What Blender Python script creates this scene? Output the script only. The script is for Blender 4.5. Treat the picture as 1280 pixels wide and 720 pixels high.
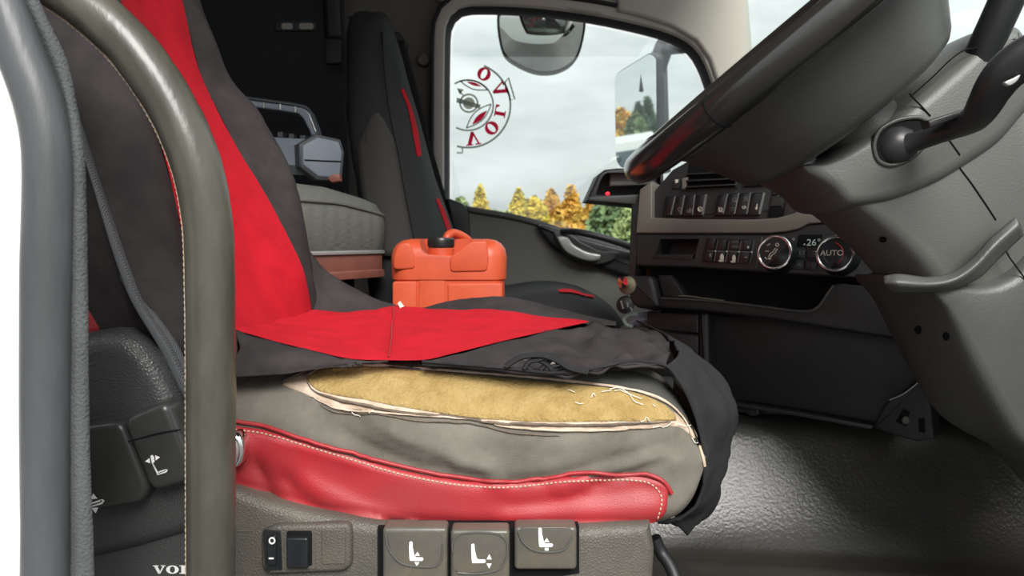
import bpy, bmesh, math, random
import numpy as np
from mathutils import Vector, Matrix, noise
from mathutils.bvhtree import BVHTree

for _o in list(bpy.data.objects):
    bpy.data.objects.remove(_o, do_unlink=True)
SC = bpy.context.scene
COL = SC.collection
random.seed(7)

# ------------------------------------------------------------------ camera
H = 0.54                       # camera height over the cab floor
F = 924.0                      # focal length in pixels of a 1280 wide frame
PITCH = math.atan(60.0 / F)
cam_d = bpy.data.cameras.new('camera')
cam = bpy.data.objects.new('camera', cam_d)
COL.objects.link(cam)
cam_d.sensor_width = 36.0
cam_d.lens = 36.0 * F / 1280.0
cam_d.clip_start = 0.02
cam_d.clip_end = 500
cam.location = (0, 0, H)
cam.rotation_euler = (math.pi / 2 - PITCH, 0, 0)
cam_d.dof.use_dof = True
cam_d.dof.focus_distance = 0.80
cam_d.dof.aperture_fstop = 11.0
SC.camera = cam

# ------------------------------------------------------------------ view
SC.view_settings.view_transform = 'Standard'
SC.view_settings.look = 'None'
SC.view_settings.gamma = 1.0
SC.view_settings.use_curve_mapping = False
SC.view_settings.exposure = 0.58

# ------------------------------------------------------------------ overcast sky
W = bpy.data.worlds.new('overcast_sky')
SC.world = W
W.use_nodes = True
nt = W.node_tree
nt.nodes.clear()
tc = nt.nodes.new('ShaderNodeTexCoord')
sep = nt.nodes.new('ShaderNodeSeparateXYZ')
nt.links.new(tc.outputs['Generated'], sep.inputs[0])
elev = nt.nodes.new('ShaderNodeMapRange')
elev.inputs[1].default_value = 0.0
elev.inputs[2].default_value = 1.0
elev.inputs[3].default_value = 0.45
elev.inputs[4].default_value = 1.45
nt.links.new(sep.outputs[2], elev.inputs[0])
mp = nt.nodes.new('ShaderNodeMapping')
mp.inputs['Scale'].default_value = (1.6, 1.6, 6.0)
nt.links.new(tc.outputs['Generated'], mp.inputs[0])
nz = nt.nodes.new('ShaderNodeTexNoise')
nz.inputs['Scale'].default_value = 2.3
nz.inputs['Detail'].default_value = 5
nz.inputs['Roughness'].default_value = 0.55
nt.links.new(mp.outputs[0], nz.inputs['Vector'])
cl = nt.nodes.new('ShaderNodeMapRange')
cl.inputs[1].default_value = 0.32
cl.inputs[2].default_value = 0.68
cl.inputs[3].default_value = 0.78
cl.inputs[4].default_value = 1.18
nt.links.new(nz.outputs[0], cl.inputs[0])
mul = nt.nodes.new('ShaderNodeMath')
mul.operation = 'MULTIPLY'
nt.links.new(elev.outputs[0], mul.inputs[0])
nt.links.new(cl.outputs[0], mul.inputs[1])
ramp = nt.nodes.new('ShaderNodeMix')
ramp.data_type = 'RGBA'
ramp.inputs[6].default_value = (0.84, 1.0, 1.02, 1)
ramp.inputs[7].default_value = (0.97, 1.0, 1.0, 1)
nt.links.new(cl.outputs[0], ramp.inputs[0])
bg = nt.nodes.new('ShaderNodeBackground')
nt.links.new(ramp.outputs[2], bg.inputs[0])
nt.links.new(mul.outputs[0], bg.inputs[1])
wo = nt.nodes.new('ShaderNodeOutputWorld')
nt.links.new(bg.outputs[0], wo.inputs[0])

# sun veiled by cloud, behind the camera on the open door side
sd = bpy.data.lights.new('veiled_sun', 'SUN')
sd.energy = 3.2
sd.angle = math.radians(28)
sd.color = (1.0, 0.97, 0.92)
sun = bpy.data.objects.new('veiled_sun', sd)
COL.objects.link(sun)
sun.location = (4, -6, 8)
sun.rotation_euler = Vector((-0.18, 0.74, -0.65)).to_track_quat('-Z', 'Y').to_euler()

# ------------------------------------------------------------------ measuring helpers
CP, SP = math.cos(PITCH), math.sin(PITCH)
CAM = Vector((0, 0, H))

def ray(px, py):
    dx = (px - 640.0) / F
    dy = (360.0 - py) / F
    return Vector((dx, CP + dy * SP, -SP + dy * CP))

def P(px, py, Y):
    d = ray(px, py)
    return CAM + d * (Y / d.y)

class Plane:
    def __init__(self, pt, n):
        self.p = Vector(pt)
        self.n = Vector(n).normalized()
    def hit(self, px, py, off=0.0):
        d = ray(px, py)
        p = self.p + self.n * off
        t = (p - CAM).dot(self.n) / d.dot(self.n)
        return CAM + d * t

def YP(Y):
    return Plane((0, Y, H), (0, -1, 0))

class Surf:
    """a built mesh used as the surface that details are laid on"""
    def __init__(self, *objs):
        self.tr = []
        for o in objs:
            mw = world_loc(o)
            vs = [v.co + mw for v in o.data.vertices]
            fs = [tuple(p.vertices) for p in o.data.polygons]
            self.tr.append(BVHTree.FromPolygons(vs, fs))
    def hit(self, px, py, off=0.0):
        d = ray(px, py).normalized()
        best = None
        for t in self.tr:
            loc, nrm, i, dist = t.ray_cast(CAM, d)
            if loc is not None and (best is None or dist < best[2]):
                best = (loc, nrm, dist)
        if best is None:
            return None
        n = best[1]
        if n.dot(d) > 0:
            n = -n
        return best[0] + n * off

def world_loc(o):
    v = Vector(o.location)
    while o.parent:
        o = o.parent
        v += Vector(o.location)
    return v

def cr(pts, n, closed=False):
    """Catmull-Rom resample of a list of n-tuples by chord length"""
    A = np.array([tuple(p) for p in pts], float)
    if closed:
        A = np.vstack([A, A[:1]])
    m = len(A)
    if m == 1:
        return np.repeat(A, n, 0)
    d = np.sqrt(((A[1:] - A[:-1]) ** 2).sum(1)) + 1e-9
    t = np.concatenate([[0], np.cumsum(d)])
    tan = np.zeros_like(A)
    for i in range(m):
        if closed:
            a, b = (i - 1) % (m - 1), (i + 1) % (m - 1)
            da = d[(i - 1) % (m - 1)]
            db = d[i % (m - 1)]
            tan[i] = (A[b] - A[a]) / (da + db)
        elif 0 < i < m - 1:
            tan[i] = (A[i + 1] - A[i - 1]) / (t[i + 1] - t[i - 1])
        elif i == 0:
            tan[i] = (A[1] - A[0]) / d[0]
        else:
            tan[i] = (A[-1] - A[-2]) / d[-1]
    q = np.linspace(0, t[-1], n + 1)[:-1] if closed else np.linspace(0, t[-1], n)
    k = np.clip(np.searchsorted(t, q, side='right') - 1, 0, m - 2)
    h = d[k]
    s = ((q - t[k]) / h)[:, None]
    h = h[:, None]
    return ((2*s**3 - 3*s**2 + 1) * A[k] + (s**3 - 2*s**2 + s) * h * tan[k]
            + (-2*s**3 + 3*s**2) * A[k+1] + (s**3 - s**2) * h * tan[k+1])

def V3(a):
    return [Vector(p) for p in a]

# ------------------------------------------------------------------ objects
def thing(name, loc, label=None, cat=None, group=None, kind=None):
    o = bpy.data.objects.new(name, None)
    o.empty_display_size = 0.05
    COL.objects.link(o)
    o.location = loc
    tag(o, label, cat, group, kind)
    return o

def tag(o, label=None, cat=None, group=None, kind=None):
    if label: o['label'] = label
    if cat: o['category'] = cat
    if group: o['group'] = group
    if kind: o['kind'] = kind
    return o

def mk(name, verts, faces, mat, parent=None, smooth=35, base=False):
    """one mesh object from world-space vertices, origin at its own centre (or base)"""
    vs = [Vector(v) for v in verts]
    lo = Vector((min(v.x for v in vs), min(v.y for v in vs), min(v.z for v in vs)))
    hi = Vector((max(v.x for v in vs), max(v.y for v in vs), max(v.z for v in vs)))
    c = (lo + hi) / 2
    if base:
        c.z = lo.z
    me = bpy.data.meshes.new(name)
    me.from_pydata([v - c for v in vs], [], [tuple(f) for f in faces])
    bm = bmesh.new()
    bm.from_mesh(me)
    bmesh.ops.recalc_face_normals(bm, faces=bm.faces)
    bm.to_mesh(me)
    bm.free()
    if smooth:
        for p in me.polygons:
            p.use_smooth = True
        if smooth < 180:
            me.set_sharp_from_angle(angle=math.radians(smooth))
    me.materials.append(mat)
    o = bpy.data.objects.new(name, me)
    COL.objects.link(o)
    if parent:
        o.parent = parent
        o.location = c - world_loc(parent)
    else:
        o.location = c
    return o

def join_geo(*gs):
    V, Fc = [], []
    for v, f in gs:
        k = len(V)
        V += list(v)
        Fc += [tuple(i + k for i in q) for q in f]
    return V, Fc

def g_box(c, s, rot=None):
    c = Vector(c)
    vs = []
    for x in (-.5, .5):
        for y in (-.5, .5):
            for z in (-.5, .5):
                v = Vector((x * s[0], y * s[1], z * s[2]))
                if rot: v = rot @ v
                vs.append(c + v)
    return vs, [(0,1,3,2),(4,6,7,5),(0,4,5,1),(2,3,7,6),(0,2,6,4),(1,5,7,3)]

def poly_inset(poly, ax, ay, d, org):
    """offset a closed 3D polygon lying near a plane (axes ax, ay) inward by d"""
    q = [((p - org).dot(ax), (p - org).dot(ay)) for p in poly]
    n = len(q)
    area = sum(q[i][0]*q[(i+1)%n][1] - q[(i+1)%n][0]*q[i][1] for i in range(n))
    sg = 1 if area > 0 else -1
    out = []
    for i in range(n):
        a, b, c = q[i-1], q[i], q[(i+1) % n]
        e1 = (b[0]-a[0], b[1]-a[1]); e2 = (c[0]-b[0], c[1]-b[1])
        l1 = math.hypot(*e1) or 1e-9; l2 = math.hypot(*e2) or 1e-9
        n1 = (-e1[1]/l1*sg, e1[0]/l1*sg); n2 = (-e2[1]/l2*sg, e2[0]/l2*sg)
        m = (n1[0]+n2[0], n1[1]+n2[1])
        ml = math.hypot(*m)
        if ml < 0.3:
            m = n1; k = 1
        else:
            m = (m[0]/ml, m[1]/ml)
            k = 1.0 / max(0.5, m[0]*n1[0] + m[1]*n1[1])
        out.append((m[0]*k*d, m[1]*k*d))
    return [p + ax*o[0] + ay*o[1] for p, o in zip(poly, out)]

def g_prism(poly, n, front, back, r=0.0, seg=4, back_r=False, cap_back=True):
    """polygon (world points), n = outward normal of its front; from +front to -back, edge rounded by r"""
    n = Vector(n).normalized()
    poly = [Vector(p) for p in poly]
    org = poly[0]
    ref = Vector((0, 0, 1)) if abs(n.z) < .8 else Vector((1, 0, 0))
    ax = ref.cross(n).normalized()
    ay = n.cross(ax).normalized()
    rings = []
    if r > 0:
        for k in range(seg + 1):
            th = math.pi / 2 * k / seg
            ins = r * (1 - math.sin(th)); dep = r * (1 - math.cos(th))
            # k = 0: front cap edge (full inset), k = seg: on the side
            rings.append([p + n * (front - dep) for p in poly_inset(poly, ax, ay, ins, org)])
    else:
        rings.append([p + n * front for p in poly])
    if back_r and r > 0:
        for k in range(seg + 1):
            th = math.pi / 2 * (1 - k / seg)
            ins = r * (1 - math.sin(th)); dep = r * (1 - math.cos(th))
            rings.append([p + n * (-back + dep) for p in poly_inset(poly, ax, ay, ins, org)])
    else:
        rings.append([p - n * back for p in poly])
    N = len(poly)
    V = [v for rg in rings for v in rg]
    Fc = []
    for k in range(len(rings) - 1):
        for i in range(N):
            j = (i + 1) % N
            Fc.append((k*N+i, k*N+j, (k+1)*N+j, (k+1)*N+i))
    Fc.append(tuple(range(N)))
    if cap_back:
        b = (len(rings)-1)*N
        Fc.append(tuple(b + i for i in reversed(range(N))))
    return V, Fc

def spx(pts, n, closed=True):
    """smooth closed pixel outline"""
    return [tuple(p) for p in cr(pts, n, closed)]

def prism(name, px, plane, front, back, mat, parent=None, r=0.0, seg=4, smooth=35, at=0.0, **kw):
    poly = [plane.hit(x, y, at) for x, y in px]
    v, f = g_prism(poly, plane.n, front, back, r, seg, **kw)
    return mk(name, v, f, mat, parent, smooth)

def rrect(x0, y0, x1, y1, r, k=4):
    out = []
    for cx_, cy_, a0 in ((x1-r, y0+r, -90), (x1-r, y1-r, 0), (x0+r, y1-r, 90), (x0+r, y0+r, 180)):
        for i in range(k + 1):
            a = math.radians(a0 + 90.0 * i / k)
            out.append((cx_ + r*math.cos(a), cy_ + r*math.sin(a)))
    return out

def rquad(q, r, k=3):
    """rounded corners of a pixel polygon"""
    out = []
    n = len(q)
    for i in range(n):
        a, b, c = Vector(q[i-1]), Vector(q[i]), Vector(q[(i+1) % n])
        d1 = (a-b); d2 = (c-b)
        rr = min(r, d1.length*.45, d2.length*.45)
        p1 = b + d1.normalized()*rr; p2 = b + d2.normalized()*rr
        for j in range(k+1):
            t = j / k
            w = (1-t)**2*p1 + 2*t*(1-t)*b + t*t*p2
            out.append((w.x, w.y))
    return out

def g_tube(path, rad, seg=12, closed=False, caps=True, flat=None):
    pts = [Vector(p) for p in path]
    n = len(pts)
    if not hasattr(rad, '__len__'):
        rad = [rad] * n
    V, Fc = [], []
    up = None
    for i in range(n):
        if closed:
            t = pts[(i+1) % n] - pts[i-1]
        else:
            t = pts[min(i+1, n-1)] - pts[max(i-1, 0)]
        t.normalize()
        if up is None:
            ref = Vector((0, 0, 1)) if abs(t.z) < .9 else Vector((1, 0, 0))
            up = (ref - t * ref.dot(t)).normalized()
        else:
            up = (up - t * up.dot(t)).normalized()
        sd_ = t.cross(up)
        for k in range(seg):
            a = 2*math.pi*k/seg
            V.append(pts[i] + (up*math.cos(a) + sd_*math.sin(a)) * rad[i])
    for i in range(n if closed else n-1):
        j = (i+1) % n
        for k in range(seg):
            l = (k+1) % seg
            Fc.append((i*seg+k, i*seg+l, j*seg+l, j*seg+k))
    if caps and not closed:
        Fc.append(tuple(range(seg)))
        Fc.append(tuple((n-1)*seg + k for k in reversed(range(seg))))
    return V, Fc

def tube(name, path, rad, mat, parent=None, seg=12, closed=False):
    v, f = g_tube(path, rad, seg, closed)
    return mk(name, v, f, mat, parent, 60)

def ppath(pts, n=0):
    """(px, py, Y) -> world path, smoothed when n is given"""
    w = [P(*p) for p in pts]
    return V3(cr(w, n)) if n else w

def g_net(curves, nu, nv, disp=None, thick=0.0):
    """spline surface through curves of (px,py,Y) or world Vectors"""
    cw = []
    for c in curves:
        w = [p if isinstance(p, Vector) else P(*p) for p in c]
        cw.append(cr(w, nu))
    cw = np.array(cw)
    G = np.zeros((nu, nv, 3))
    for i in range(nu):
        G[i] = cr(cw[:, i], nv)
    V = [Vector(G[i, j]) for i in range(nu) for j in range(nv)]
    if disp:
        N = []
        for i in range(nu):
            for j in range(nv):
                a = G[min(i+1, nu-1), j] - G[max(i-1, 0), j]
                b = G[i, min(j+1, nv-1)] - G[i, max(j-1, 0)]
                c = Vector(np.cross(a, b))
                N.append(c.normalized() if c.length > 1e-12 else Vector((0, 0, 1)))
        for k in range(len(V)):
            nn = N[k]
            if nn.dot(V[k] - CAM) > 0:
                nn = -nn
            V[k] = V[k] + nn * disp(V[k], (k // nv) / (nu-1), (k % nv) / (nv-1))
    Fc = [(i*nv+j, (i+1)*nv+j, (i+1)*nv+j+1, i*nv+j+1) for i in range(nu-1) for j in range(nv-1)]
    return V, Fc

def net(name, curves, nu, nv, mat, parent=None, disp=None, thick=0.0, smooth=180):
    v, f = g_net(curves, nu, nv, disp)
    o = mk(name, v, f, mat, parent, smooth)
    if thick:
        orient(o)
        m = o.modifiers.new('thickness', 'SOLIDIFY')
        m.thickness = thick
        m.offset = -1
    return o

def orient(o):
    """make an open patch face the open door side, where it is seen from"""
    me = o.data
    w = world_loc(o)
    s = sum((p.normal.dot(CAM - (w + p.center))) * p.area for p in me.polygons)
    if s < 0:
        me.flip_normals()

def laid(name, cA, cB, surf, nu, nv, off, mat, parent, disp=None, edge=0.004, fallback=None):
    """a band between two pixel curves laid on a surface, rims pressed down to it"""
    A = cr(cA, nu); B = cr(cB, nu)
    V = []
    last = None
    for i in range(nu):
        for j in range(nv):
            t = j / (nv-1)
            q = A[i]*(1-t) + B[i]*t
            rim = (j in (0, nv-1)) or i in (0, nu-1)
            o_ = -edge if rim else off
            if disp and not rim:
                o_ += disp(q, i/(nu-1), t)
            h = surf.hit(q[0], q[1], o_)
            if h is None:
                h = last if last is not None else P(q[0], q[1], .75)
            last = h
            V.append(h)
    Fc = [(i*nv+j, (i+1)*nv+j, (i+1)*nv+j+1, i*nv+j+1) for i in range(nu-1) for j in range(nv-1)]
    return mk(name, V, Fc, mat, parent, 180)

def triangulated(o):
    bm = bmesh.new()
    bm.from_mesh(o.data)
    bmesh.ops.remove_doubles(bm, verts=bm.verts, dist=1e-6)
    bmesh.ops.triangulate(bm, faces=bm.faces)
    bmesh.ops.recalc_face_normals(bm, faces=bm.faces)
    bm.to_mesh(o.data)
    bm.free()

def boolean_cut(o, cutter_geo):
    c = mk('cutter', cutter_geo[0], cutter_geo[1], o.data.materials[0], None, 0)
    triangulated(o)
    triangulated(c)
    n0 = len(o.data.vertices)
    good = None
    for solver in ('MANIFOLD', 'EXACT', 'FLOAT', 'FAST'):
        try:
            m = o.modifiers.new('cut', 'BOOLEAN')
            m.operation = 'DIFFERENCE'
            m.object = c
            m.solver = solver
        except TypeError:
            o.modifiers.clear()
            continue
        bpy.context.view_layer.update()
        dg = bpy.context.evaluated_depsgraph_get()
        me = bpy.data.meshes.new_from_object(o.evaluated_get(dg))
        o.modifiers.clear()
        if len(me.vertices) > n0:
            good = me
            break
    if good:
        o.data = good
        bm = bmesh.new()
        bm.from_mesh(good)
        bmesh.ops.dissolve_limit(bm, angle_limit=math.radians(.6), verts=bm.verts, edges=bm.edges)
        bm.to_mesh(good)
        bm.free()
    bpy.data.objects.remove(c, do_unlink=True)
    for p in o.data.polygons:
        p.use_smooth = True
    o.data.set_sharp_from_angle(angle=math.radians(35))

def g_pillow(poly, n, half, inset, seg=8, pw=2.6):
    """closed rounded body about a mid-plane outline"""
    n = Vector(n).normalized()
    poly = [Vector(p) for p in poly]
    ref = Vector((0, 0, 1)) if abs(n.z) < .8 else Vector((1, 0, 0))
    ax = ref.cross(n).normalized(); ay = n.cross(ax).normalized()
    # limit the inset where the outline is narrow, so the rim never folds over itself
    q = [Vector(((p-poly[0]).dot(ax), (p-poly[0]).dot(ay))) for p in poly]
    unit = poly_inset(poly, ax, ay, 1e-3, poly[0])
    M_ = len(poly)
    lim = []
    for i in range(M_):
        d = unit[i]-poly[i]
        d2 = Vector((d.dot(ax), d.dot(ay))).normalized()
        best = 1e9
        for j in range(M_):
            if j in (i, (i-1) % M_): continue
            a_, b_ = q[j], q[(j+1) % M_]
            e = b_-a_
            den = d2.x*e.y - d2.y*e.x
            if abs(den) < 1e-12: continue
            w = a_-q[i]
            t = (w.x*e.y - w.y*e.x)/den
            u = (w.x*d2.y - w.y*d2.x)/den
            if t > 1e-6 and -1e-6 <= u <= 1+1e-6: best = min(best, t)
        lim.append(min(inset, .22*best))
    for _ in range(24):
        lim = [min(lim[i], (lim[i-1]+lim[i]*2+lim[(i+1) % M_])/4) for i in range(M_)]
    rings = []
    for k in range(-seg, seg+1):
        s = math.sin(math.pi/2*k/seg)
        fr = 1-(max(0, 1-abs(s)**pw))**(1/pw)
        rings.append([p + n*(half*s) + (u_-p)*(l_*fr/1e-3) for p, u_, l_ in zip(poly, unit, lim)])
    N = len(poly)
    V = [v for r_ in rings for v in r_]
    Fc = []
    for k in range(len(rings)-1):
        for i in range(N):
            j = (i+1) % N
            Fc.append((k*N+i, k*N+j, (k+1)*N+j, (k+1)*N+i))
    Fc.append(tuple(range(N)))
    Fc.append(tuple((len(rings)-1)*N+i for i in reversed(range(N))))
    return V, Fc

def text_geo(s, size, org, right, up, nrm, depth=0.0004, align='CENTER'):
    cu = bpy.data.curves.new('lettering', 'FONT')
    cu.body = s
    cu.size = size
    cu.align_x = align
    cu.align_y = 'CENTER'
    cu.resolution_u = 3
    to = bpy.data.objects.new('lettering', cu)
    COL.objects.link(to)
    bpy.context.view_layer.update()
    dg = bpy.context.evaluated_depsgraph_get()
    me = bpy.data.meshes.new_from_object(to.evaluated_get(dg))
    R = Vector(right); U = Vector(up); Nn = Vector(nrm).normalized()
    V = [Vector(org) + R*v.co.x + U*v.co.y + Nn*depth for v in me.vertices]
    Fc = [tuple(p.vertices) for p in me.polygons]
    bpy.data.objects.remove(to, do_unlink=True)
    bpy.data.meshes.remove(me)
    return V, Fc

# ------------------------------------------------------------------ materials
def mat(name, col, rough=.6, metal=0, bump=0, bscale=200, bdetail=3, kind='noise', var=0, vscale=12,
        vcol=None, coat=0, spec=.5, sheen=0, stretch=None, bdist=0.002, vlo=.4, vhi=.65):
    m = bpy.data.materials.new(name)
    m.use_nodes = True
    t = m.node_tree
    b = t.nodes['Principled BSDF']
    b.inputs['Base Color'].default_value = (*col, 1)
    b.inputs['Roughness'].default_value = rough
    b.inputs['Metallic'].default_value = metal
    b.inputs['Specular IOR Level'].default_value = spec
    if coat:
        b.inputs['Coat Weight'].default_value = coat
        b.inputs['Coat Roughness'].default_value = .15
    if sheen:
        b.inputs['Sheen Weight'].default_value = sheen
        b.inputs['Sheen Roughness'].default_value = .5
    tcn = t.nodes.new('ShaderNodeTexCoord')
    vec = tcn.outputs['Object']
    if stretch:
        mp_ = t.nodes.new('ShaderNodeMapping')
        mp_.inputs['Scale'].default_value = stretch
        t.links.new(vec, mp_.inputs[0])
        vec = mp_.outputs[0]
    if bump:
        if kind == 'voronoi':
            n = t.nodes.new('ShaderNodeTexVoronoi')
            n.feature = 'DISTANCE_TO_EDGE'
            n.inputs['Scale'].default_value = bscale
            ho = n.outputs['Distance']
        elif kind == 'weave':
            n = t.nodes.new('ShaderNodeTexWave')
            n.inputs['Scale'].default_value = bscale
            n.inputs['Distortion'].default_value = 2.0
            n.inputs['Detail'].default_value = 2
            ho = n.outputs[1]
        else:
            n = t.nodes.new('ShaderNodeTexNoise')
            n.inputs['Scale'].default_value = bscale
            n.inputs['Detail'].default_value = bdetail
            ho = n.outputs[0]
        t.links.new(vec, n.inputs['Vector'])
        bp = t.nodes.new('ShaderNodeBump')
        bp.inputs['Strength'].default_value = bump
        bp.inputs['Distance'].default_value = bdist
        t.links.new(ho, bp.inputs['Height'])
        t.links.new(bp.outputs[0], b.inputs['Normal'])
    if var or vcol:
        n2 = t.nodes.new('ShaderNodeTexNoise')
        n2.inputs['Scale'].default_value = vscale
        n2.inputs['Detail'].default_value = 6
        n2.inputs['Roughness'].default_value = .6
        t.links.new(vec, n2.inputs['Vector'])
        rp = t.nodes.new('ShaderNodeMapRange')
        rp.inputs[1].default_value = vlo
        rp.inputs[2].default_value = vhi
        t.links.new(n2.outputs[0], rp.inputs[0])
        mx = t.nodes.new('ShaderNodeMix')
        mx.data_type = 'RGBA'
        mx.inputs[6].default_value = (*col, 1)
        c2 = vcol if vcol else tuple(c*(1-var) for c in col)
        mx.inputs[7].default_value = (*c2, 1)
        t.links.new(rp.outputs[0], mx.inputs[0])
        t.links.new(mx.outputs[2], b.inputs['Base Color'])
    return m

def glass_mat(name, tint=(.96, 1, .99), refl=.06):
    m = bpy.data.materials.new(name)
    m.use_nodes = True
    t = m.node_tree
    t.nodes.clear()
    tr = t.nodes.new('ShaderNodeBsdfTransparent')
    tr.inputs[0].default_value = (*tint, 1)
    gl = t.nodes.new('ShaderNodeBsdfGlossy')
    gl.inputs['Roughness'].default_value = .02
    mx = t.nodes.new('ShaderNodeMixShader')
    mx.inputs[0].default_value = refl
    o = t.nodes.new('ShaderNodeOutputMaterial')
    t.links.new(tr.outputs[0], mx.inputs[1])
    t.links.new(gl.outputs[0], mx.inputs[2])
    t.links.new(mx.outputs[0], o.inputs[0])
    return m

def film_mat(name, col):
    """thin printed film lit through from outside"""
    m = mat(name, col, .6)
    t = m.node_tree
    b = t.nodes['Principled BSDF']
    tr = t.nodes.new('ShaderNodeBsdfTranslucent')
    tr.inputs[0].default_value = (*col, 1)
    mx = t.nodes.new('ShaderNodeMixShader')
    mx.inputs[0].default_value = .75
    o = t.nodes['Material Output']
    t.links.new(b.outputs[0], mx.inputs[1])
    t.links.new(tr.outputs[0], mx.inputs[2])
    t.links.new(mx.outputs[0], o.inputs[0])
    return m

def emit_mat(name, col, s):
    m = mat(name, col, .4)
    b = m.node_tree.nodes['Principled BSDF']
    b.inputs['Emission Color'].default_value = (*col, 1)
    b.inputs['Emission Strength'].default_value = s
    return m

M = {}
M['red'] = mat('red_cover_cloth', (.50, .011, .023), .95, bump=.25, bscale=900, var=.15, vscale=25, spec=.15)
M['black'] = mat('black_cover_cloth', (.031, .0265, .028), .93, bump=.3, bscale=700, vscale=18, vcol=(.048, .042, .042), spec=.2)
M['black2'] = mat('black_cover_smooth_cloth', (.022, .022, .0235), .8, bump=.15, bscale=900, spec=.25)
M['grey'] = mat('worn_taupe_upholstery', (.108, .097, .080), .85, bump=.35, bscale=900, vcol=(.190, .176, .150), vscale=9, spec=.3)
M['greydark'] = mat('charcoal_ribbed_upholstery', (.075, .075, .066), .9, bump=.5, bscale=160, kind='weave', var=.2)
M['leather'] = mat('red_leatherette', (.36, .014, .021), .48, bump=.25, bscale=420, kind='voronoi', vcol=(.30, .030, .034), vscale=7, bdist=.001)
M['stitch'] = mat('cream_thread', (.48, .38, .28), .9)
M['foam'] = mat('yellow_seat_foam', (.39, .272, .105), .95, bump=.9, bscale=260, bdetail=5, vcol=(.31, .205, .066), vscale=45, bdist=.004)
M['cream'] = mat('cream_backing_cloth', (.66, .52, .42), .95, bump=.4, bscale=500, vcol=(.42, .31, .22), vscale=35)
M['brownedge'] = mat('frayed_brown_backing', (.17, .13, .095), .95, bump=.6, bscale=400, vcol=(.09, .075, .06), vscale=40)
M['fluff'] = mat('white_thread', (.8, .76, .68), .9)
M['base'] = mat('grained_grey_plastic', (.070, .065, .056), .48, bump=.55, bscale=330, kind='voronoi', vcol=(.105, .093, .074), vscale=10, bdist=.0015)
M['baseblk'] = mat('grained_black_plastic', (.048, .049, .050), .38, bump=.55, bscale=300, kind='voronoi', bdist=.0015)
M['button'] = mat('smooth_charcoal_button', (.038, .039, .038), .30, var=.2, vscale=30)
M['buttongrey'] = mat('smooth_grey_button', (.085, .080, .070), .34, vcol=(.12, .105, .08), vscale=25)
M['switch'] = mat('black_switch', (.012, .014, .016), .28)
M['white'] = mat('white_print', (.86, .86, .84), .5)
M['whitepaint'] = mat('white_body_paint', (.88, .87, .85), .3, vcol=(.80, .74, .62), vscale=6, vlo=.60, vhi=.75, coat=.5)
M['seal'] = mat('grey_rubber_seal', (.075, .080, .085), .42, bump=.2, bscale=60, var=.3, vscale=9, stretch=(3, 3, .6))
M['sealcloth'] = mat('felted_rubber_lip', (.085, .088, .092), .9, bump=.8, bscale=500, var=.3)
M['handle'] = mat('worn_grey_handle_leather', (.058, .055, .044), .30, bump=.25, bscale=240, vcol=(.095, .088, .070), vscale=20, bdist=.001, stretch=(1, 1, .35))
M['belt'] = mat('grey_belt_webbing', (.085, .09, .098), .75, bump=.6, bscale=340, kind='weave', bdist=.001)
M['chrome'] = mat('polished_chrome', (.8, .8, .8), .12, metal=1)
M['satin'] = mat('satin_silver_plastic', (.45, .45, .44), .35, metal=.6)
M['dash'] = mat('dark_dash_plastic', (.016, .016, .017), .5, bump=.2, bscale=500, bdist=.001)
M['dashpanel'] = mat('charcoal_dash_panel', (.030, .030, .031), .42, bump=.15, bscale=500, bdist=.001)
M['dashtrim'] = mat('taupe_dash_trim', (.165, .153, .130), .45, bump=.1, bscale=400, bdist=.001)
M['dark'] = mat('dark_recess_plastic', (.008, .008, .009), .8, spec=.1)
M['column'] = mat('charcoal_column_plastic', (.064, .064, .060), .42, bump=.3, bscale=420, var=.15, vscale=6, bdist=.001)
M['columnlt'] = mat('grey_column_plastic', (.092, .092, .085), .45, bump=.3, bscale=420, bdist=.001)
M['stalk'] = mat('dark_stalk_plastic', (.028, .028, .029), .40)
M['rim'] = mat('polished_black_leather', (.020, .019, .018), .20, bump=.1, bscale=260, bdist=.0006, coat=.3)
M['floor'] = mat('black_rubber_floor', (.022, .0215, .020), .34, bump=.35, bscale=170, bdetail=2, spec=.75, vcol=(.038, .034, .028), vscale=5, bdist=.002)
M['doorcard'] = mat('olive_grey_door_card', (.11, .108, .095), .6, bump=.2, bscale=400, bdist=.001)
M['doordark'] = mat('black_door_trim', (.020, .021, .022), .45)
M['headliner'] = mat('taupe_headliner', (.34, .31, .27), .9, bump=.2, bscale=500)
M['pillar'] = mat('beige_pillar_trim', (.44, .42, .37), .7, bump=.1, bscale=400)
M['wallbrown'] = mat('brown_grey_wall_trim', (.13, .115, .105), .85, bump=.2, bscale=400)
M['walldark'] = mat('dark_sleeper_lining', (.030, .031, .036), .9, bump=.2, bscale=300)
M['rubber'] = mat('black_window_rubber', (.010, .011, .012), .5)
M['frame'] = mat('taupe_window_frame', (.46, .42, .39), .6)
M['mattress'] = mat('grey_striped_mattress_cloth', (.125, .128, .112), .9, bump=.5, bscale=130, kind='weave', stretch=(.15, .15, 1), bdist=.002)
M['bunkbase'] = mat('reddish_brown_bunk_board', (.24, .085, .062), .5, var=.2)
M['orange'] = mat('orange_jerrican_plastic', (.64, .100, .038), .42, vcol=(.56, .078, .030), vscale=14)
M['cap'] = mat('black_cap_plastic', (.018, .018, .018), .3)
M['radio'] = mat('grey_blue_case_plastic', (.17, .20, .24), .3, coat=.4)
M['radiodark'] = mat('dark_case_bumper', (.045, .05, .056), .45)
M['mirror'] = mat('mirror_glass', (.86, .90, .90), .02, metal=1)
M['mirror2'] = mat('convex_mirror_glass', (.80, .84, .83), .03, metal=1)
M['mirrorcase'] = mat('charcoal_mirror_case', (.055, .06, .065), .5)
M['glass'] = glass_mat('window_glass')
M['stickred'] = film_mat('red_sticker_print', (.62, .012, .05))
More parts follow.
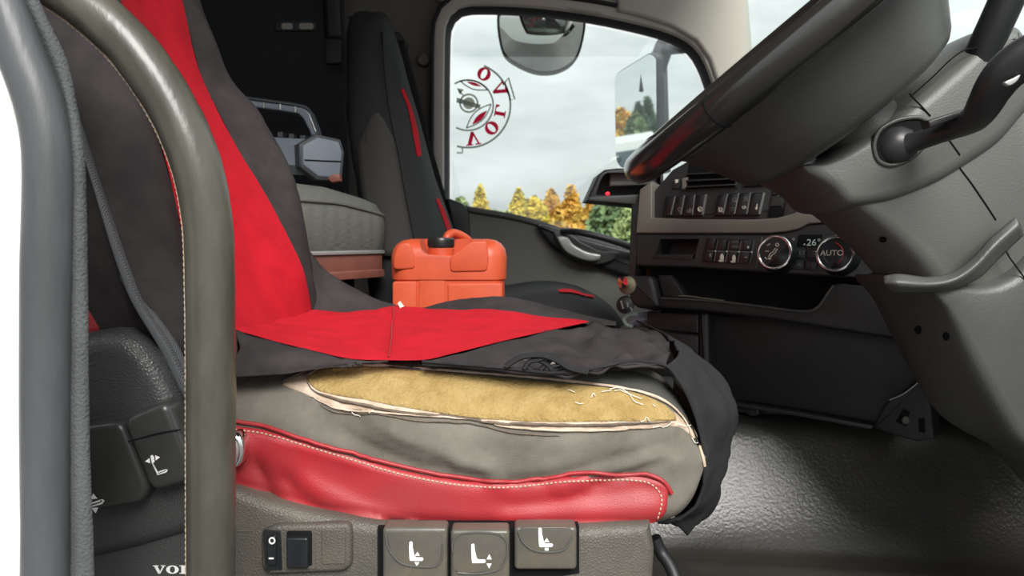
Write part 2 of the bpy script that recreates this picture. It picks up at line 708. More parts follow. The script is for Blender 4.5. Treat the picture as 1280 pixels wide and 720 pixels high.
M['stickgrey'] = film_mat('grey_sticker_print', (.30, .33, .30))
M['stickgold'] = film_mat('stone_sticker_print', (.42, .42, .34))
M['led'] = emit_mat('red_led', (1, .01, .02), 3)
M['lcd'] = emit_mat('lcd_digits', (.30, .36, .33), .25)
M['redmark'] = mat('red_mark', (.5, .01, .01), .5)
M['bluemark'] = mat('blue_mark', (.02, .05, .12), .5)
M['ivory'] = mat('ivory_print', (.70, .66, .55), .5)
M['dimprint'] = mat('dim_grey_print', (.22, .22, .21), .5)
M['bottle'] = mat('lilac_cloth', (.38, .36, .46), .8, bump=.3, bscale=60)
M['bottlecap'] = mat('pale_mint_plastic', (.55, .68, .62), .5)
M['ground'] = mat('wet_tarmac', (.10, .096, .092), .9, var=.25, vscale=1.5)
M['truckpaint'] = mat('dull_white_truck_paint', (.42, .42, .41), .5)
M['trunk'] = mat('tree_bark', (.07, .05, .035), .9)
M['truckglass'] = mat('dark_truck_glass', (.03, .05, .06), .1)
M['flank'] = mat('greyer_black_cloth', (.040, .040, .037), .9, bump=.3, bscale=300)
M['brass'] = mat('dull_brass', (.30, .27, .18), .5, metal=.5)

# ================================================================== THE SETTING
def struct(o):
    o['kind'] = 'structure'
    return o

# ---- ground outside
gv, gf = [], []
for x in (-90, -30, -8, 8, 30, 90):
    for y in (-60, -10, 6, 40, 120):
        gv.append(Vector((x, y, -1.35)))
for i in range(5):
    for j in range(4):
        gf.append((i*5+j, (i+1)*5+j, (i+1)*5+j+1, i*5+j+1))
g = struct(mk('ground', gv, gf, M['ground'], None, 0))
tag(g, 'grey tarmac ground far below the cab', None)

# ---- cab floor with the rising engine tunnel
def sm(a, b, x):
    t = min(1, max(0, (x-a)/(b-a)))
    return t*t*(3-2*t)
def floor_z(X, Y):
    # hollow foot, steepening flank, soft shoulder
    s = (Y-(1.235-.13*(X-.45)))/.125
    gentle = .170*max(0, s)**1.5 if s < 1 else .170 + .040*(1-math.exp(-(s-1)*6.0))
    steep = .20 * sm(1.24, 1.36, Y)
    k = sm(.12, .34, X)
    z = steep*(1-k) + gentle*k
    z += .38 * max(0, X-.90)**1.2 * 1.6
    # raised rubber rim along the foot of the tunnel
    z += .006 * math.exp(-((Y-(1.175-.13*(X-.45)))/.02)**2) * sm(.1, .3, X)
    return z
fv, ff = [], []
xs = np.linspace(-1.15, 1.15, 70)
ys = np.concatenate([np.linspace(.50, 1.12, 12), np.linspace(1.13, 1.46, 60), np.linspace(1.48, 2.30, 16)])
for x in xs:
    for y in ys:
        fv.append(Vector((x, y, floor_z(x, y))))
for i in range(len(xs)-1):
    for j in range(len(ys)-1):
        k = i*len(ys)+j
        ff.append((k, k+len(ys), k+len(ys)+1, k+1))
FLOOR = struct(mk('floor', fv, ff, M['floor'], None, 180))
tag(FLOOR, 'shiny black rubber cab floor rising over the engine tunnel')
# underside so the floor has body
ul, uf = g_box((0, 1.4, -.06), (2.3, 1.8, .08))
sub = mk('floor_pan', ul, uf, M['dark'], FLOOR, 0)

# ---- passenger side: wall with window opening
YW = 2.30
G = [(572, 281), (566, 272), (565, 210), (565, 150), (566, 55), (568, 38), (576, 26), (592, 22), (660, 24), (730, 32), (790, 44),
     (832, 56), (856, 70), (869, 90), (879, 118), (889, 150), (906, 215), (922, 290), (927, 312), (800, 306), (680, 296)]
pane_pts = [P(x, y, 2.33) for x, y in spx(G, 110)]
AX, AZ = Vector((1, 0, 0)), Vector((0, 0, 1))
def grow(pts, d, Y):
    q = poly_inset(pts, AX, AZ, -d, pts[0])
    return [Vector((p.x, Y, p.z)) for p in q]
R1 = grow(pane_pts, .006, 2.325)
R2 = grow(pane_pts, .020, 2.285)
R3 = grow(pane_pts, .050, 2.270)
R4 = grow(pane_pts, .064, 2.275)
R5 = grow(pane_pts, .066, 2.300)
def ring(name, A, B, m, parent=None, extra=None, smooth=40):
    rs = [A] + (extra or []) + [B]
    n = len(A)
    V = [p for r_ in rs for p in r_]
    Fc = []
    for k in range(len(rs)-1):
        for i in range(n):
            j = (i+1) % n
            Fc.append((k*n+i, k*n+j, (k+1)*n+j, (k+1)*n+i))
    return mk(name, V, Fc, m, parent, smooth)
win = thing('window_1', P(700, 300, 2.33), 'passenger door window with rounded corners looking out on cloudy sky', None, None, 'structure')
v, f = g_prism(pane_pts, (0, -1, 0), .002, .003)
mk('pane', v, f, M['glass'], win, 0)
ring('glass_rubber', R1, R2, M['rubber'], win, [grow(pane_pts, .008, 2.300)])
ring('window_frame', R2, R3, M['frame'], win, [grow(pane_pts, .024, 2.272), grow(pane_pts, .044, 2.268)])
ring('outer_seal', R3, R5, M['rubber'], win, [grow(pane_pts, .054, 2.260), grow(pane_pts, .062, 2.262)])
# wall around it out to a big rectangle
cx_ = sum(p.x for p in R5)/len(R5); cz_ = sum(p.z for p in R5)/len(R5)
X0, X1, Z0, Z1 = -1.15, .70, 0.0, H+1.02
outer = []
for p in R5:
    dx, dz = p.x-cx_, p.z-cz_
    k = 1e9
    if dx > 1e-6: k = min(k, (X1-cx_)/dx)
    if dx < -1e-6: k = min(k, (X0-cx_)/dx)
    if dz > 1e-6: k = min(k, (Z1-cz_)/dz)
    if dz < -1e-6: k = min(k, (Z0-cz_)/dz)
    outer.append(Vector((cx_+dx*k, YW, cz_+dz*k)))
# insert the rectangle corners by snapping the nearest points
for cxn, czn in ((X0, Z0), (X0, Z1), (X1, Z1), (X1, Z0)):
    i = min(range(len(outer)), key=lambda i: (outer[i].x-cxn)**2 + (outer[i].z-czn)**2)
    outer[i] = Vector((cxn, YW, czn))
wl = struct(ring('wall_left', R5, outer, M['wallbrown'], None, None, 0))
tag(wl, 'brown grey side wall around the passenger window')
# outer white skin of the passenger side, seen in the mirrors
sk_in = grow(pane_pts, .030, 2.36)
sk_out = [Vector((p.x, 2.38, p.z if p.z > .01 else -.55)) for p in outer]
ring('outer_skin', sk_in, sk_out, M['whitepaint'], wl, None, 0)

# dark lining of the sleeper side and its small roof locker
o = struct(prism('trim_1', [(100, -60), (428, -60), (432, 120), (436, 360), (100, 360)], YP(2.285), .012, .01, M['walldark'], None, .006))
tag(o, 'dark sleeper side lining behind the passenger seat')
# header strip over the window
o = struct(prism('trim_2', spx([(540, -14), (548, 4), (560, 1), (590, 0), (660, 3), (766, 16), (768, -70), (540, -70)], 8*6), YP(2.285), .014, .01, M['headliner'], None, .005))
tag(o, 'taupe header strip above the passenger window')
o = struct(prism('trim_3', [(770, -70), (770, 17), (800, 24), (838, 36), (868, 54), (884, 76), (894, 105), (902, 140), (918, 200), (960, 330), (955, 210), (944, 120), (937, 60), (926, -70)],
                 YP(2.285), .03, .03, M['pillar'], None, .012))
tag(o, 'pale beige windscreen pillar trim beside the passenger window')

# ---- rear wall, ceiling, front bulkhead
def slab(name, lo, hi, m, label):
    c = [(a+b)/2 for a, b in zip(lo, hi)]; s = [b-a for a, b in zip(lo, hi)]
    v, f = g_box(c, s)
    o = struct(mk(name, v, f, m, None, 0))
    tag(o, label)
    return o
slab('wall_back', (-1.19, .50, 0), (-1.15, 2.30, H+1.02), M['walldark'], 'dark rear wall of the cab')
slab('ceiling', (-1.19, .46, H+1.02), (.70, 2.36, H+1.06), M['headliner'], 'taupe cab ceiling')
slab('wall_front', (1.15, .50, -.1), (1.19, 2.30, H+.10), M['dark'], 'dark bulkhead under the windscreen')

# ---- windscreen
ws = thing('window_2', (.9, 1.4, H+.12), 'wide windscreen beyond the steering wheel', None, None, 'structure')
zb, zt = H+.10, H+1.02
bot = [Vector(p) for p in ((.725, 2.27, zb), (.90, 2.0, zb), (1.00, 1.4, zb), (.93, .8, zb), (.74, .50, zb))]
top = [Vector((p.x-.06, p.y, zt)) for p in bot]
net('pane', [bot, top], 30, 6, M['glass'], ws, None, .004)
edge = [P(921, -20, 2.262), P(928, 40, 2.262), P(936, 90, 2.262), P(947, 150, 2.262), P(960, 215, 2.262)]
tube('windscreen_seal', V3(cr(edge, 12)), .006, M['rubber'], ws, 8)

# ---- driver door opening: white body panel and rubber door seal
pan = [(-330, -300), (-40, -300), (-25, -60), (2, 30), (26, 110), (44, 180), (50, 260), (48, 400), (44, 560), (42, 720), (42, 900), (-330, 900)]
o = struct(prism('wall_right', pan, YP(.52), .012, .03, M['whitepaint'], None, .006))
tag(o, 'white painted body edge behind the rubber door seal')
Ls = [(-55, -60), (-18, 20), (0, 75), (20, 130), (32, 180), (35, 240), (32, 360), (28, 540), (28, 720), (28, 860)]
Ms = [(2, -60), (40, 20), (64, 75), (84, 130), (92, 180), (93, 240), (91, 360), (90, 540), (90, 720), (90, 860)]
Rs = [(22, -60), (58, 20), (84, 75), (96, 130), (105, 185), (108, 240), (110, 360), (112, 540), (118, 720), (120, 860)]
seal = thing('trim_4', P(60, 860, .50), 'grey rubber door seal running down the door opening', None, None, 'structure')
sc_ = [((a[0]+b[0])/2, (a[1]+b[1])/2, .49) for a, b in zip(Ls, Ms)]
wd_ = [(b[0]-a[0]) / F * .49 / 2 for a, b in zip(Ls, Ms)]
n_ = 60
pth = ppath(sc_, n_)
rad = [float(x[0]) for x in cr([(w_,) for w_ in np.interp(np.linspace(0, len(wd_)-1, n_), range(len(wd_)), wd_)], n_)]
v, f = g_tube(pth, rad, 20)
mk('seal_bulb', v, f, M['seal'], seal, 60)
c1 = [P(x, y, .487) for x, y in Ms]; c2 = [P(x, y, .487) for x, y in Rs]
mid = [(a+b)/2 + Vector((0, -.004, 0)) for a, b in zip(c1, c2)]
net('seal_lip', [[p+Vector((-.004, .004, 0)) for p in c1], mid, c2], 60, 8, M['sealcloth'], seal,
    lambda p, s, t: .0006*noise.noise(p*120), .006)

# ---- passenger door card
door = thing('door_1', P(690, 420, 2.2), 'olive grey passenger door card below the window', None, None, 'structure')
card = [(560, 252), (583, 259), (640, 269), (672, 277), (700, 286), (745, 295), (790, 303), (930, 318), (960, 700), (540, 700)]
prism('door_panel', card, YP(2.20), .0, .08, M['doorcard'], door, .012)
# dark corner cover at the rear end of the sill
prism('sill_corner', rquad([(556, 246), (578, 254), (586, 262), (590, 330), (574, 330), (566, 290)], 5), YP(2.19), .0, .06, M['doordark'], door, .008)
net('sill_edge', [[(581, 257, 2.20), (640, 267, 2.20), (676, 276, 2.20), (704, 286, 2.20)],
                  [(581, 262, 2.19), (640, 272, 2.19), (674, 281, 2.19), (700, 291, 2.19)]], 16, 4, M['column'], door, None, .02)
# dark armrest moulding sweeping forward
arm = [(672, 281), (704, 288), (742, 300), (790, 312), (860, 330), (870, 372), (785, 346), (740, 331), (700, 316), (684, 302)]
prism('armrest', spx(arm, 60), YP(2.17), .0, .05, M['doordark'], door, .012)
tube('grab_bar', ppath([(703, 289, 2.15), (722, 290, 2.11), (750, 296, 2.10), (776, 304, 2.11), (800, 313, 2.14), (830, 326, 2.16)], 24), .010, M['doordark'], door, 10)
prism('lever_surround', spx([(693, 292), (712, 293), (728, 303), (752, 314), (772, 315), (770, 323), (752, 330), (728, 328), (706, 317)], 48), YP(2.15), .0, .03, M['column'], door, .006)
prism('door_lever', spx([(697, 297), (708, 296), (717, 306), (734, 315), (751, 319), (749, 325), (734, 326), (714, 319), (704, 311)], 48), YP(2.135), .0, .02, M['satin'], door, .005)
# lock knob, air vent on the pillar

# ================================================================== DRIVER SEAT
SEAT = thing('driver_seat', Vector((-.1, .97, 0)), 'driver seat in black and red cover with torn side showing yellow foam', 'seat')

# ---- cushion: side outline in pixels at Y = .76
YE = .76
out_bot = [(215, 585), (262, 600), (296, 613), (340, 628), (390, 640), (470, 652), (560, 657), (680, 657), (780, 656), (825, 654), (852, 645), (872, 627), (882, 603), (886, 575)]
out_top = [(215, 470), (262, 464), (296, 462), (340, 459), (390, 455), (470, 452), (560, 455), (680, 462), (760, 462), (808, 468), (840, 483), (862, 508), (878, 540), (886, 575)]
NU, NV = 110, 34
B_ = cr(out_bot, NU); T_ = cr(out_top, NU)
creases = [  # polyline px, width px, depth m
    ([(400, 515), (450, 545), (520, 575), (600, 592)], 9, -.0045),
    ([(430, 512), (500, 548), (560, 572)], 7, -.0035),
    ([(470, 528), (540, 560), (610, 578)], 12, .0040),
    ([(330, 505), (390, 535), (450, 560)], 14, .0025),
    ([(850, 548), (780, 565), (700, 590), (640, 597)], 8, -.0045),
    ([(856, 553), (800, 580), (740, 596)], 7, -.0035),
    ([(840, 560), (770, 575), (700, 600)], 10, .0030),
    ([(390, 600), (440, 625), (500, 650)], 14, .004),
    ([(330, 575), (345, 610), (350, 640)], 9, -.004),
    ([(360, 590), (420, 630), (470, 650)], 9, -.003),
    ([(640, 625), (720, 612), (800, 600)], 16, -.003),
    ([(640, 650), (720, 640), (810, 625)], 18, .003),
]
cre = [(cr(c, 24), w_, d_) for c, w_, d_ in creases]
def side_y(px, py, top, bot, u):
    """depth of the near side: shoulder rolls away at the top, small roll below and in front"""
    h = bot - top
    dt = (py - top); db = (bot - py)
    rt = min(92.0, h*.55)
    y = .742
    if dt < rt:
        k = 1 - dt/rt
        y += .075 * k**1.7
    rb = min(26.0, h*.3)
    if db < rb:
        k = 1 - db/rb
        y += .022 * k**2.2
    fr = max(0.0, (px-815)/71.0)
    y += .030 * fr**2.5
    for c, w_, d_ in cre:
        d2 = ((c[:, 0]-px)**2 + (c[:, 1]-py)**2).min()
        y -= 1.6*d_ * math.exp(-d2/(w_*w_))
    return y
V, Fc = [], []
for i in range(NU):
    for j in range(NV):
        t = j/(NV-1)
        q = B_[i]*(1-t) + T_[i]*t
        y = side_y(q[0], q[1], T_[i][1], B_[i][1], i/(NU-1))
        p = P(q[0], q[1], YE)
        V.append(Vector((p.x, y, p.z)) + Vector((0, .0012*noise.noise(Vector((p.x*22, 0, p.z*30))), 0)))
for i in range(NU-1):
    for j in range(NV-1):
        Fc.append((i*NV+j, (i+1)*NV+j, (i+1)*NV+j+1, i*NV+j+1))
# carry the outline across to the far side
ringi = [i*NV for i in range(NU)] + [i*NV+NV-1 for i in reversed(range(NU))]
prev = ringi
for yy, ins in ((.86, 0), (1.0, 0), (1.12, 0), (1.17, .006), (1.195, .02), (1.20, .04)):
    base = [V[k] for k in ringi]
    cz = sum(p.z for p in base)/len(base)
    cur = []
    for p in base:
        z = p.z + (ins if p.z < cz else -ins)
        x = p.x - (ins if p.x > .12 else 0)
        top_lift = (.012 * sm(.85, 1.15, yy) - .012) if p.z > cz else 0
        V.append(Vector((x, yy, z + top_lift)))
        cur.append(len(V)-1)
    for k in range(len(ringi)):
        l = (k+1) % len(ringi)
        Fc.append((prev[k], prev[l], cur[l], cur[k]))
    prev = cur
Fc.append(tuple(prev))
CUSH = mk('cushion', V, Fc, M['grey'], SEAT, 70)
CUSH['label'] = 'worn taupe cloth seat cushion with creased side'
S_C = Surf(CUSH)

# ---- ribbed dark cloth over the cushion's front corner and along the top edge
laid('top_border', [(440, 452), (540, 453), (640, 460), (700, 466), (760, 464), (800, 463), (828, 474), (850, 494), (868, 520), (882, 560)],
     [(380, 464), (520, 466), (640, 472), (700, 478), (760, 486), (800, 494), (828, 506), (846, 518), (858, 535), (874, 566)],
     S_C, 70, 6, .0035, M['greydark'], CUSH)

# ---- red leatherette band with stitched seam
bandT = [(222, 520), (262, 522), (296, 528), (330, 533), (370, 545), (420, 560), (470, 575), (520, 588), (580, 598), (640, 600), (700, 594), (760, 591), (808, 592), (828, 600), (838, 616)]
bandB = [(222, 590), (262, 604), (296, 613), (330, 625), (370, 635), (420, 645), (470, 652), (520, 655), (580, 657), (640, 657), (700, 657), (760, 656), (800, 655), (820, 652), (834, 634)]
laid('red_band', bandT, bandB, S_C, 90, 12, .0042, M['leather'], CUSH,
     lambda q, s, t: .0012*noise.noise(Vector((q[0]*.02, q[1]*.03, 0))))
S_B = Surf(CUSH, *[o for o in bpy.data.objects if o.name.startswith('red_band')])
# raised piping at the seam's upper edge
pip = []
for q in cr(bandT, 80):
    h = S_C.hit(q[0], q[1], .003)
    if h: pip.append(h)
tube('band_piping', pip, .0022, M['leather'], CUSH, 8)
sv, sf = [], []
st = cr([(x, y+9) for x, y in bandT[:-3]] + [(806, 602), (822, 612), (827, 626), (822, 648)], 2*118)
for k in range(0, len(st)-1, 2):
    a = S_B.hit(st[k][0], st[k][1], .0006); b = S_B.hit(st[k+1][0], st[k+1][1], .0006)
    if a and b and (a-b).length < .02:
        g_ = g_tube([a, (a+b)/2 + Vector((0, -.0003, 0)), b], .00085, 5)
        sv, sf = join_geo((sv, sf), g_)
tag(mk('band_stitching', sv, sf, M['stitch'], CUSH, 60), 'cream seam stitching')
# front edge seam of the worn cushion corner
fs = []
for q in cr([(872, 556), (879, 580), (879, 606), (870, 630), (848, 646)], 20):
    h = S_C.hit(q[0], q[1], .0015)
    if h: fs.append(h)
tube('corner_seam', fs, .0016, M['stitch'], CUSH, 6)

# ---- the tear: frayed backing, cream lining, yellow foam
tearT = [(350, 479), (372, 467), (400, 460), (450, 457), (520, 461), (640, 469), (700, 475), (760, 483), (805, 493), (838, 510), (858, 530), (872, 552)]
tearB = [(350, 480), (385, 497), (405, 508), (425, 517), (470, 519), (520, 525), (575, 528), (640, 541), (700, 546), (780, 541), (848, 535), (872, 553)]
laid('torn_backing', tearT, tearB, S_C, 90, 8, .0022, M['cream'], CUSH,
     lambda q, s, t: .0012*noise.noise(Vector((q[0]*.06, q[1]*.09, 1))))
foamT = [(384, 476), (392, 468), (412, 462), (450, 459.5), (520, 465), (580, 470), (640, 476), (700, 481), (760, 487), (800, 495), (828, 508), (843, 524)]
foamB = [(385, 478), (396, 489), (418, 495), (450, 500), (490, 508), (540, 516), (590, 523), (640, 527), (700, 529), (760, 528), (810, 528), (843, 527)]
FOAM = laid('foam', foamT, foamB, S_C, 110, 16, .0050, M['foam'], CUSH,
     lambda q, s, t: .0010*noise.noise(Vector((q[0]*.05, q[1]*.12, 3))) + .0008*noise.noise(Vector((q[0]*.2, q[1]*.3, 5))), edge=-.003)
FOAM['label'] = 'exposed yellow foam in the torn cushion side'
S_T = Surf(CUSH, FOAM, *[o for o in bpy.data.objects if o.name.startswith('torn_backing')])
def on(pts, surf, off, n):
    r_ = []
    for q in cr(pts, n):
        h = surf.hit(q[0], q[1], off)
        if h and (not r_ or (h - r_[-1]).length < .03): r_.append(h)
    return r_
# folded cream lips above and below the foam
def lip(name, pts, w, m, off=.002, wob=.0006, n=90):
    p_ = on(pts, S_T, off, n)
    p_ = [v + Vector((0, -.0003, wob*noise.noise(v*90))) for v in p_]
    rr = [w*(.75+.35*noise.noise(v*60)) * min(1, .25 + 6*min(k, len(p_)-1-k)/len(p_)) for k, v in enumerate(p_)]
    return mk(name, *g_tube(p_, rr, 8), m, CUSH, 60)
lip('cream_lip', [(386, 470), (400, 462.5), (430, 459), (470, 458.5), (520, 462), (580, 466.5), (640, 471), (700, 476.5), (760, 483.5), (800, 491), (830, 503), (850, 520), (866, 546)], .0022, M['cream'])
lip('brown_lip', [(384, 478), (392, 489), (415, 498), (455, 507), (500, 514), (560, 521), (610, 527), (660, 531), (720, 532.5), (790, 530.5), (838, 528)], .0021, M['brownedge'])
lip('cream_lip', [(388, 494), (402, 503), (430, 511), (480, 517), (540, 521), (590, 525), (640, 533), (700, 537), (770, 536), (815, 535), (842, 529)], .0017, M['cream'])
lip('frayed_lip', [(400, 505), (420, 516), (470, 518), (520, 526), (590, 530), (640, 541), (700, 545)], .0013, M['brownedge'], .001, .001)
lip('frayed_lip', [(352, 478), (365, 472), (385, 464), (410, 459)], .0022, M['brownedge'], .001, .0012, 30)
lip('frayed_lip', [(846, 512), (856, 522), (866, 535), (871, 552)], .0017, M['brownedge'], .001, .0014, 30)
# rolled top border lip above the tear
lip('border_lip', [(372, 463), (420, 455), (480, 454), (560, 458), (640, 464), (700, 471), (760, 478), (810, 487), (842, 505), (862, 528), (874, 556)], .0030, M['greydark'], .001, .0003)
# loose white threads over the foam
tv, tf = [], []
thr = [[(733, 476), (738, 471), (748, 472), (757, 474), (759, 478)], [(762, 488), (775, 487), (786, 494), (793, 503), (803, 507)],
       [(710, 489), (714, 490), (719, 492)], [(719, 504), (724, 506), (729, 505)], [(738, 498), (742, 494), (744, 497)],
       [(752, 491), (758, 490), (764, 489)], [(768, 490), (775, 489), (790, 496), (802, 500)], [(815, 507), (818, 509)],
       [(780, 533), (800, 537), (825, 533), (838, 529)], [(863, 548), (868, 555), (876, 552)], [(868, 540), (874, 548), (871, 560)], [(800, 527), (808, 523), (812, 528)], [(846, 531), (855, 534), (862, 533)],
       [(440, 514), (446, 519), (452, 521)], [(462, 518), (466, 514), (470, 517)]]
for t_ in thr:
    p_ = on(t_, S_T, .0022, 12)
    if len(p_) > 3:
        p_ = [v + Vector((0, -.001*noise.noise(v*300), .0008*noise.noise(v*260))) for v in p_]
        tv, tf = join_geo((tv, tf), g_tube(p_, .0004, 5))
tag(mk('loose_threads', tv, tf, M['fluff'], CUSH, 60), 'loose white threads over the foam', None, None, 'stuff')

# ---- cover: backrest
def wr(amp, sc, seed=0):
    return lambda p, s, t: amp*noise.noise(Vector((p.x*sc+seed, p.y*sc, p.z*sc)))
near_edge = [(88, -260, .80), (118, -130, .80), (150, 0, .80), (176, 90, .80), (203, 190, .80), (224, 270, .80), (240, 330, .80), (262, 385, .80), (297, 417, .795)]
far_edge = [(150, -280, 1.08), (186, -130, 1.08), (226, 0, 1.08), (250, 88, 1.08), (270, 133, 1.08), (300, 192, 1.08), (331, 241, 1.08), (361, 299, 1.08), (380, 342, 1.08), (389, 388, 1.10)]
ne_mid = [(a[0]*.5+b[0]*.5-6, a[1]*.5+b[1]*.5, .94) for a, b in zip(V3(cr(near_edge, 9)), V3(cr(far_edge, 9)))]
ne_mid[-1] = (341, 404, .945)
BACK = net('back_panel', [near_edge, ne_mid, far_edge], 60, 30, M['red'], SEAT, lambda p, s, t: .004*noise.noise(p*9) + .0022*noise.noise(p*24)*sm(.55, .95, s))
BACK['label'] = 'bright red cloth centre of the backrest'
crest = [(58, -260, .75), (88, -130, .745), (120, 0, .74), (152, 100, .735), (182, 200, .735), (208, 290, .735), (228, 360, .74), (256, 412, .745), (292, 448, .76)]
flank = [(-30, -260, .735), (10, -130, .725), (48, 0, .715), (80, 120, .705), (112, 230, .705), (140, 310, .705), (170, 380, .71), (205, 430, .72), (262, 462, .745)]
rear = [(-120, -260, .80), (-60, -130, .79), (-20, 0, .78), (10, 120, .775), (40, 240, .775), (66, 330, .775), (90, 420, .78), (140, 480, .785), (190, 520, .79)]
BOL = net('bolster', [near_edge, crest, flank, rear], 60, 30, M['black'], SEAT, lambda p, s, t: .004*noise.noise(p*14) + .0035*noise.noise(p*28)*sm(.5, .9, s))
fcrest = [(170, -280, 1.12), (208, -130, 1.13), (248, -4, 1.14), (272, 60, 1.15), (289, 100, 1.155), (317, 131, 1.155), (340, 167, 1.155), (358, 200, 1.155), (373, 240, 1.155), (381, 281, 1.15), (386, 312, 1.15), (392, 352, 1.15), (404, 386, 1.15)]
fflank = [(120, -280, 1.20), (160, -130, 1.22), (200, 0, 1.23), (230, 100, 1.24), (280, 170, 1.24), (315, 240, 1.235), (335, 310, 1.23), (350, 370, 1.22), (360, 400, 1.2)]
net('bolster', [far_edge, fcrest, fflank], 70, 22, M['black'], SEAT, wr(.002, 16, 4))
# solid body of the backrest inside the cover
core = []
for k, (x0, z) in enumerate([(-.34, .44), (-.37, .52), (-.40, .62), (-.45, .75), (-.50, .90), (-.54, 1.05)]):
    core.append([Vector((x0-.055, .80, z)), Vector((x0-.045, 1.0, z)), Vector((x0-.055, 1.17, z)), Vector((x0-.12, 1.20, z)), Vector((x0-.17, 1.12, z)),
                 Vector((x0-.18, .98, z)), Vector((x0-.17, .84, z)), Vector((x0-.12, .765, z)), Vector((x0-.055, .80, z))])
net('back_shell', core, 40, 14, M['black2'], SEAT)
# dark lower flank of the backrest and its red piping
prism('back_flank', spx([(70, 260), (118, 300), (150, 350), (190, 420), (232, 470), (240, 520), (160, 520), (60, 470)], 40), YP(.775), .0, .12, M['black2'], SEAT, .02)
prism('red_flank', spx([(96, 318), (118, 322), (130, 350), (135, 385), (134, 416), (96, 416)], 30), YP(.745), .0, .03, M['leather'], SEAT, .01)

# ---- cover: seat
far_sil = [(386, 386, 1.105), (430, 391, 1.13), (470, 387, 1.15), (492, 383, 1.18), (526, 386, 1.18), (560, 388, 1.14), (620, 389, 1.10), (670, 394, 1.08), (735, 404, 1.05)]
near_b = [(293, 414, .80), (350, 430, .785), (400, 442, .778), (437, 450, .772), (485, 452, .770), (530, 451.5, .775), (560, 445, .80), (640, 425, .90), (735, 404, 1.05)]
mid_b = [(338, 403, .95), (400, 412, .94), (450, 420, .93), (500, 422, .93), (545, 420, .94), (590, 414, .97), (640, 408, 1.0), (690, 405, 1.03), (735, 404, 1.05)]
RS = net('seat_panel', [far_sil, mid_b, near_b], 90, 26, M['red'], SEAT,
         lambda p, s, t: .0038*noise.noise(p*13)*min(1, 8*(1-t)) + .0016*noise.noise(p*34)*min(1, 8*(1-t)) + .0025*math.exp(-((p.x+.17+.12*(p.y-.9))/.012)**2)*(t > .05)*(t < .97) + .0015)
RS['label'] = 'bright red cloth centre of the seat cover'
seam = [(492, 384.5, 1.165), (492, 395, 1.06), (490, 410, .975), (489, 428, .875), (486, 448, .782)]
tube('cover_seam', [p+Vector((0, -.001, .003)) for p in ppath(seam, 16)], .0009, M['leather'], SEAT, 6)
# black side pieces of the cover
net('cover_side', [[(a, b-1.2, c) for a, b, c in near_b[:5]], [(297, 440, .765), (350, 446, .762), (400, 450, .762), (437, 452, .764), (470, 453, .768)],
                   [(230, 474, .752), (297, 471, .752), (350, 468, .755), (385, 463, .758), (440, 455, .764)]], 40, 16, M['black'], SEAT,
    lambda p, s, t: .0016*noise.noise(p*55) + .0012*noise.noise(p*110), .003)
net('cover_wing', [[(386, 312, 1.152), (402, 334, 1.16), (430, 352, 1.17), (462, 370, 1.18), (494, 380, 1.185)],
                   [(388, 350, 1.13), (405, 360, 1.14), (440, 374, 1.15), (465, 382, 1.16), (494, 383, 1.18)],
                   [(389, 389, 1.10), (415, 392, 1.115), (445, 391, 1.14), (470, 388, 1.15), (494, 385, 1.178)]], 36, 14, M['black'], SEAT,
    lambda p, s, t: .003*noise.noise(p*25), .003)
far_roll = [(494, 381, 1.185), (526, 385.5, 1.19), (556, 379, 1.20), (587, 374.5, 1.21), (630, 372, 1.21), (670, 380, 1.20), (702, 389, 1.18), (735, 398, 1.15), (770, 405, 1.12)]
far_in = [(494, 383, 1.18), (526, 386.5, 1.175), (560, 388.5, 1.14), (590, 389, 1.12), (620, 389.5, 1.10), (670, 394.5, 1.08), (710, 401, 1.06), (735, 405, 1.05), (770, 407, 1.06)]
far_low = [p + Vector((0, .035, -.07)) for p in ppath(far_roll)]
net('cover_side', [far_in, far_roll, far_low], 50, 14, M['black'], SEAT, wr(.0015, 30, 2))
# near front piece with the loose hem
blk_t = [(528, 451.5, .774), (560, 445, .80), (640, 425, .90), (735, 404, 1.05), (790, 408, 1.06), (832, 420, 1.03)]
hem = [(528, 453, .768), (570, 456, .764), (630, 461, .758), (690, 467, .756), (735, 463, .758), (790, 452, .766), (832, 458, .772)]
hm2 = [(528, 452, .772), (565, 451, .78), (635, 445, .83), (710, 436, .89), (790, 424, .93), (838, 434, .93)]
def crumple(p, s, t):
    k = sm(.35, .8, s)
    return (.0015 + .012*k)*noise.noise(Vector((p.x*38, p.y*20, p.z*38))) + .010*k*abs(noise.noise(Vector((p.x*24+3, p.y*18, p.z*22)))) - .003*k
net('cover_front', [blk_t, hm2, hem], 70, 26, M['black'], SEAT, crumple, .003)
sil = [(832, 420, 1.03), (858, 436, 1.01), (884, 457, .99), (904, 482, .96), (912, 512, .94), (909, 555, .93), (895, 600, .91), (880, 640, .89), (858, 669, .865)]
hem2 = [(832, 458, .772), (846, 474, .775), (861, 500, .783), (873, 535, .788), (880, 575, .79), (879, 605, .795), (868, 630, .80), (848, 646, .805), (822, 653, .81)]
farf = [Vector((p.x-.01, 1.22, p.z)) for p in ppath(sil)]
midf = [Vector((a.x*.5+b.x*.5+.006, .86, a.z*.5+b.z*.5)) for a, b in zip(ppath(sil), ppath(hem2))]
net('cover_skirt', [farf, sil, midf, hem2], 70, 34, M['black2'], SEAT,
    lambda p, s, t: .009*noise.noise(Vector((p.x*16, p.y*24, p.z*22)))*sm(.3, .6, t)*(1-.6*sm(.9, 1, t)) + .003*noise.noise(p*50)*sm(.3, .6, t), .003)
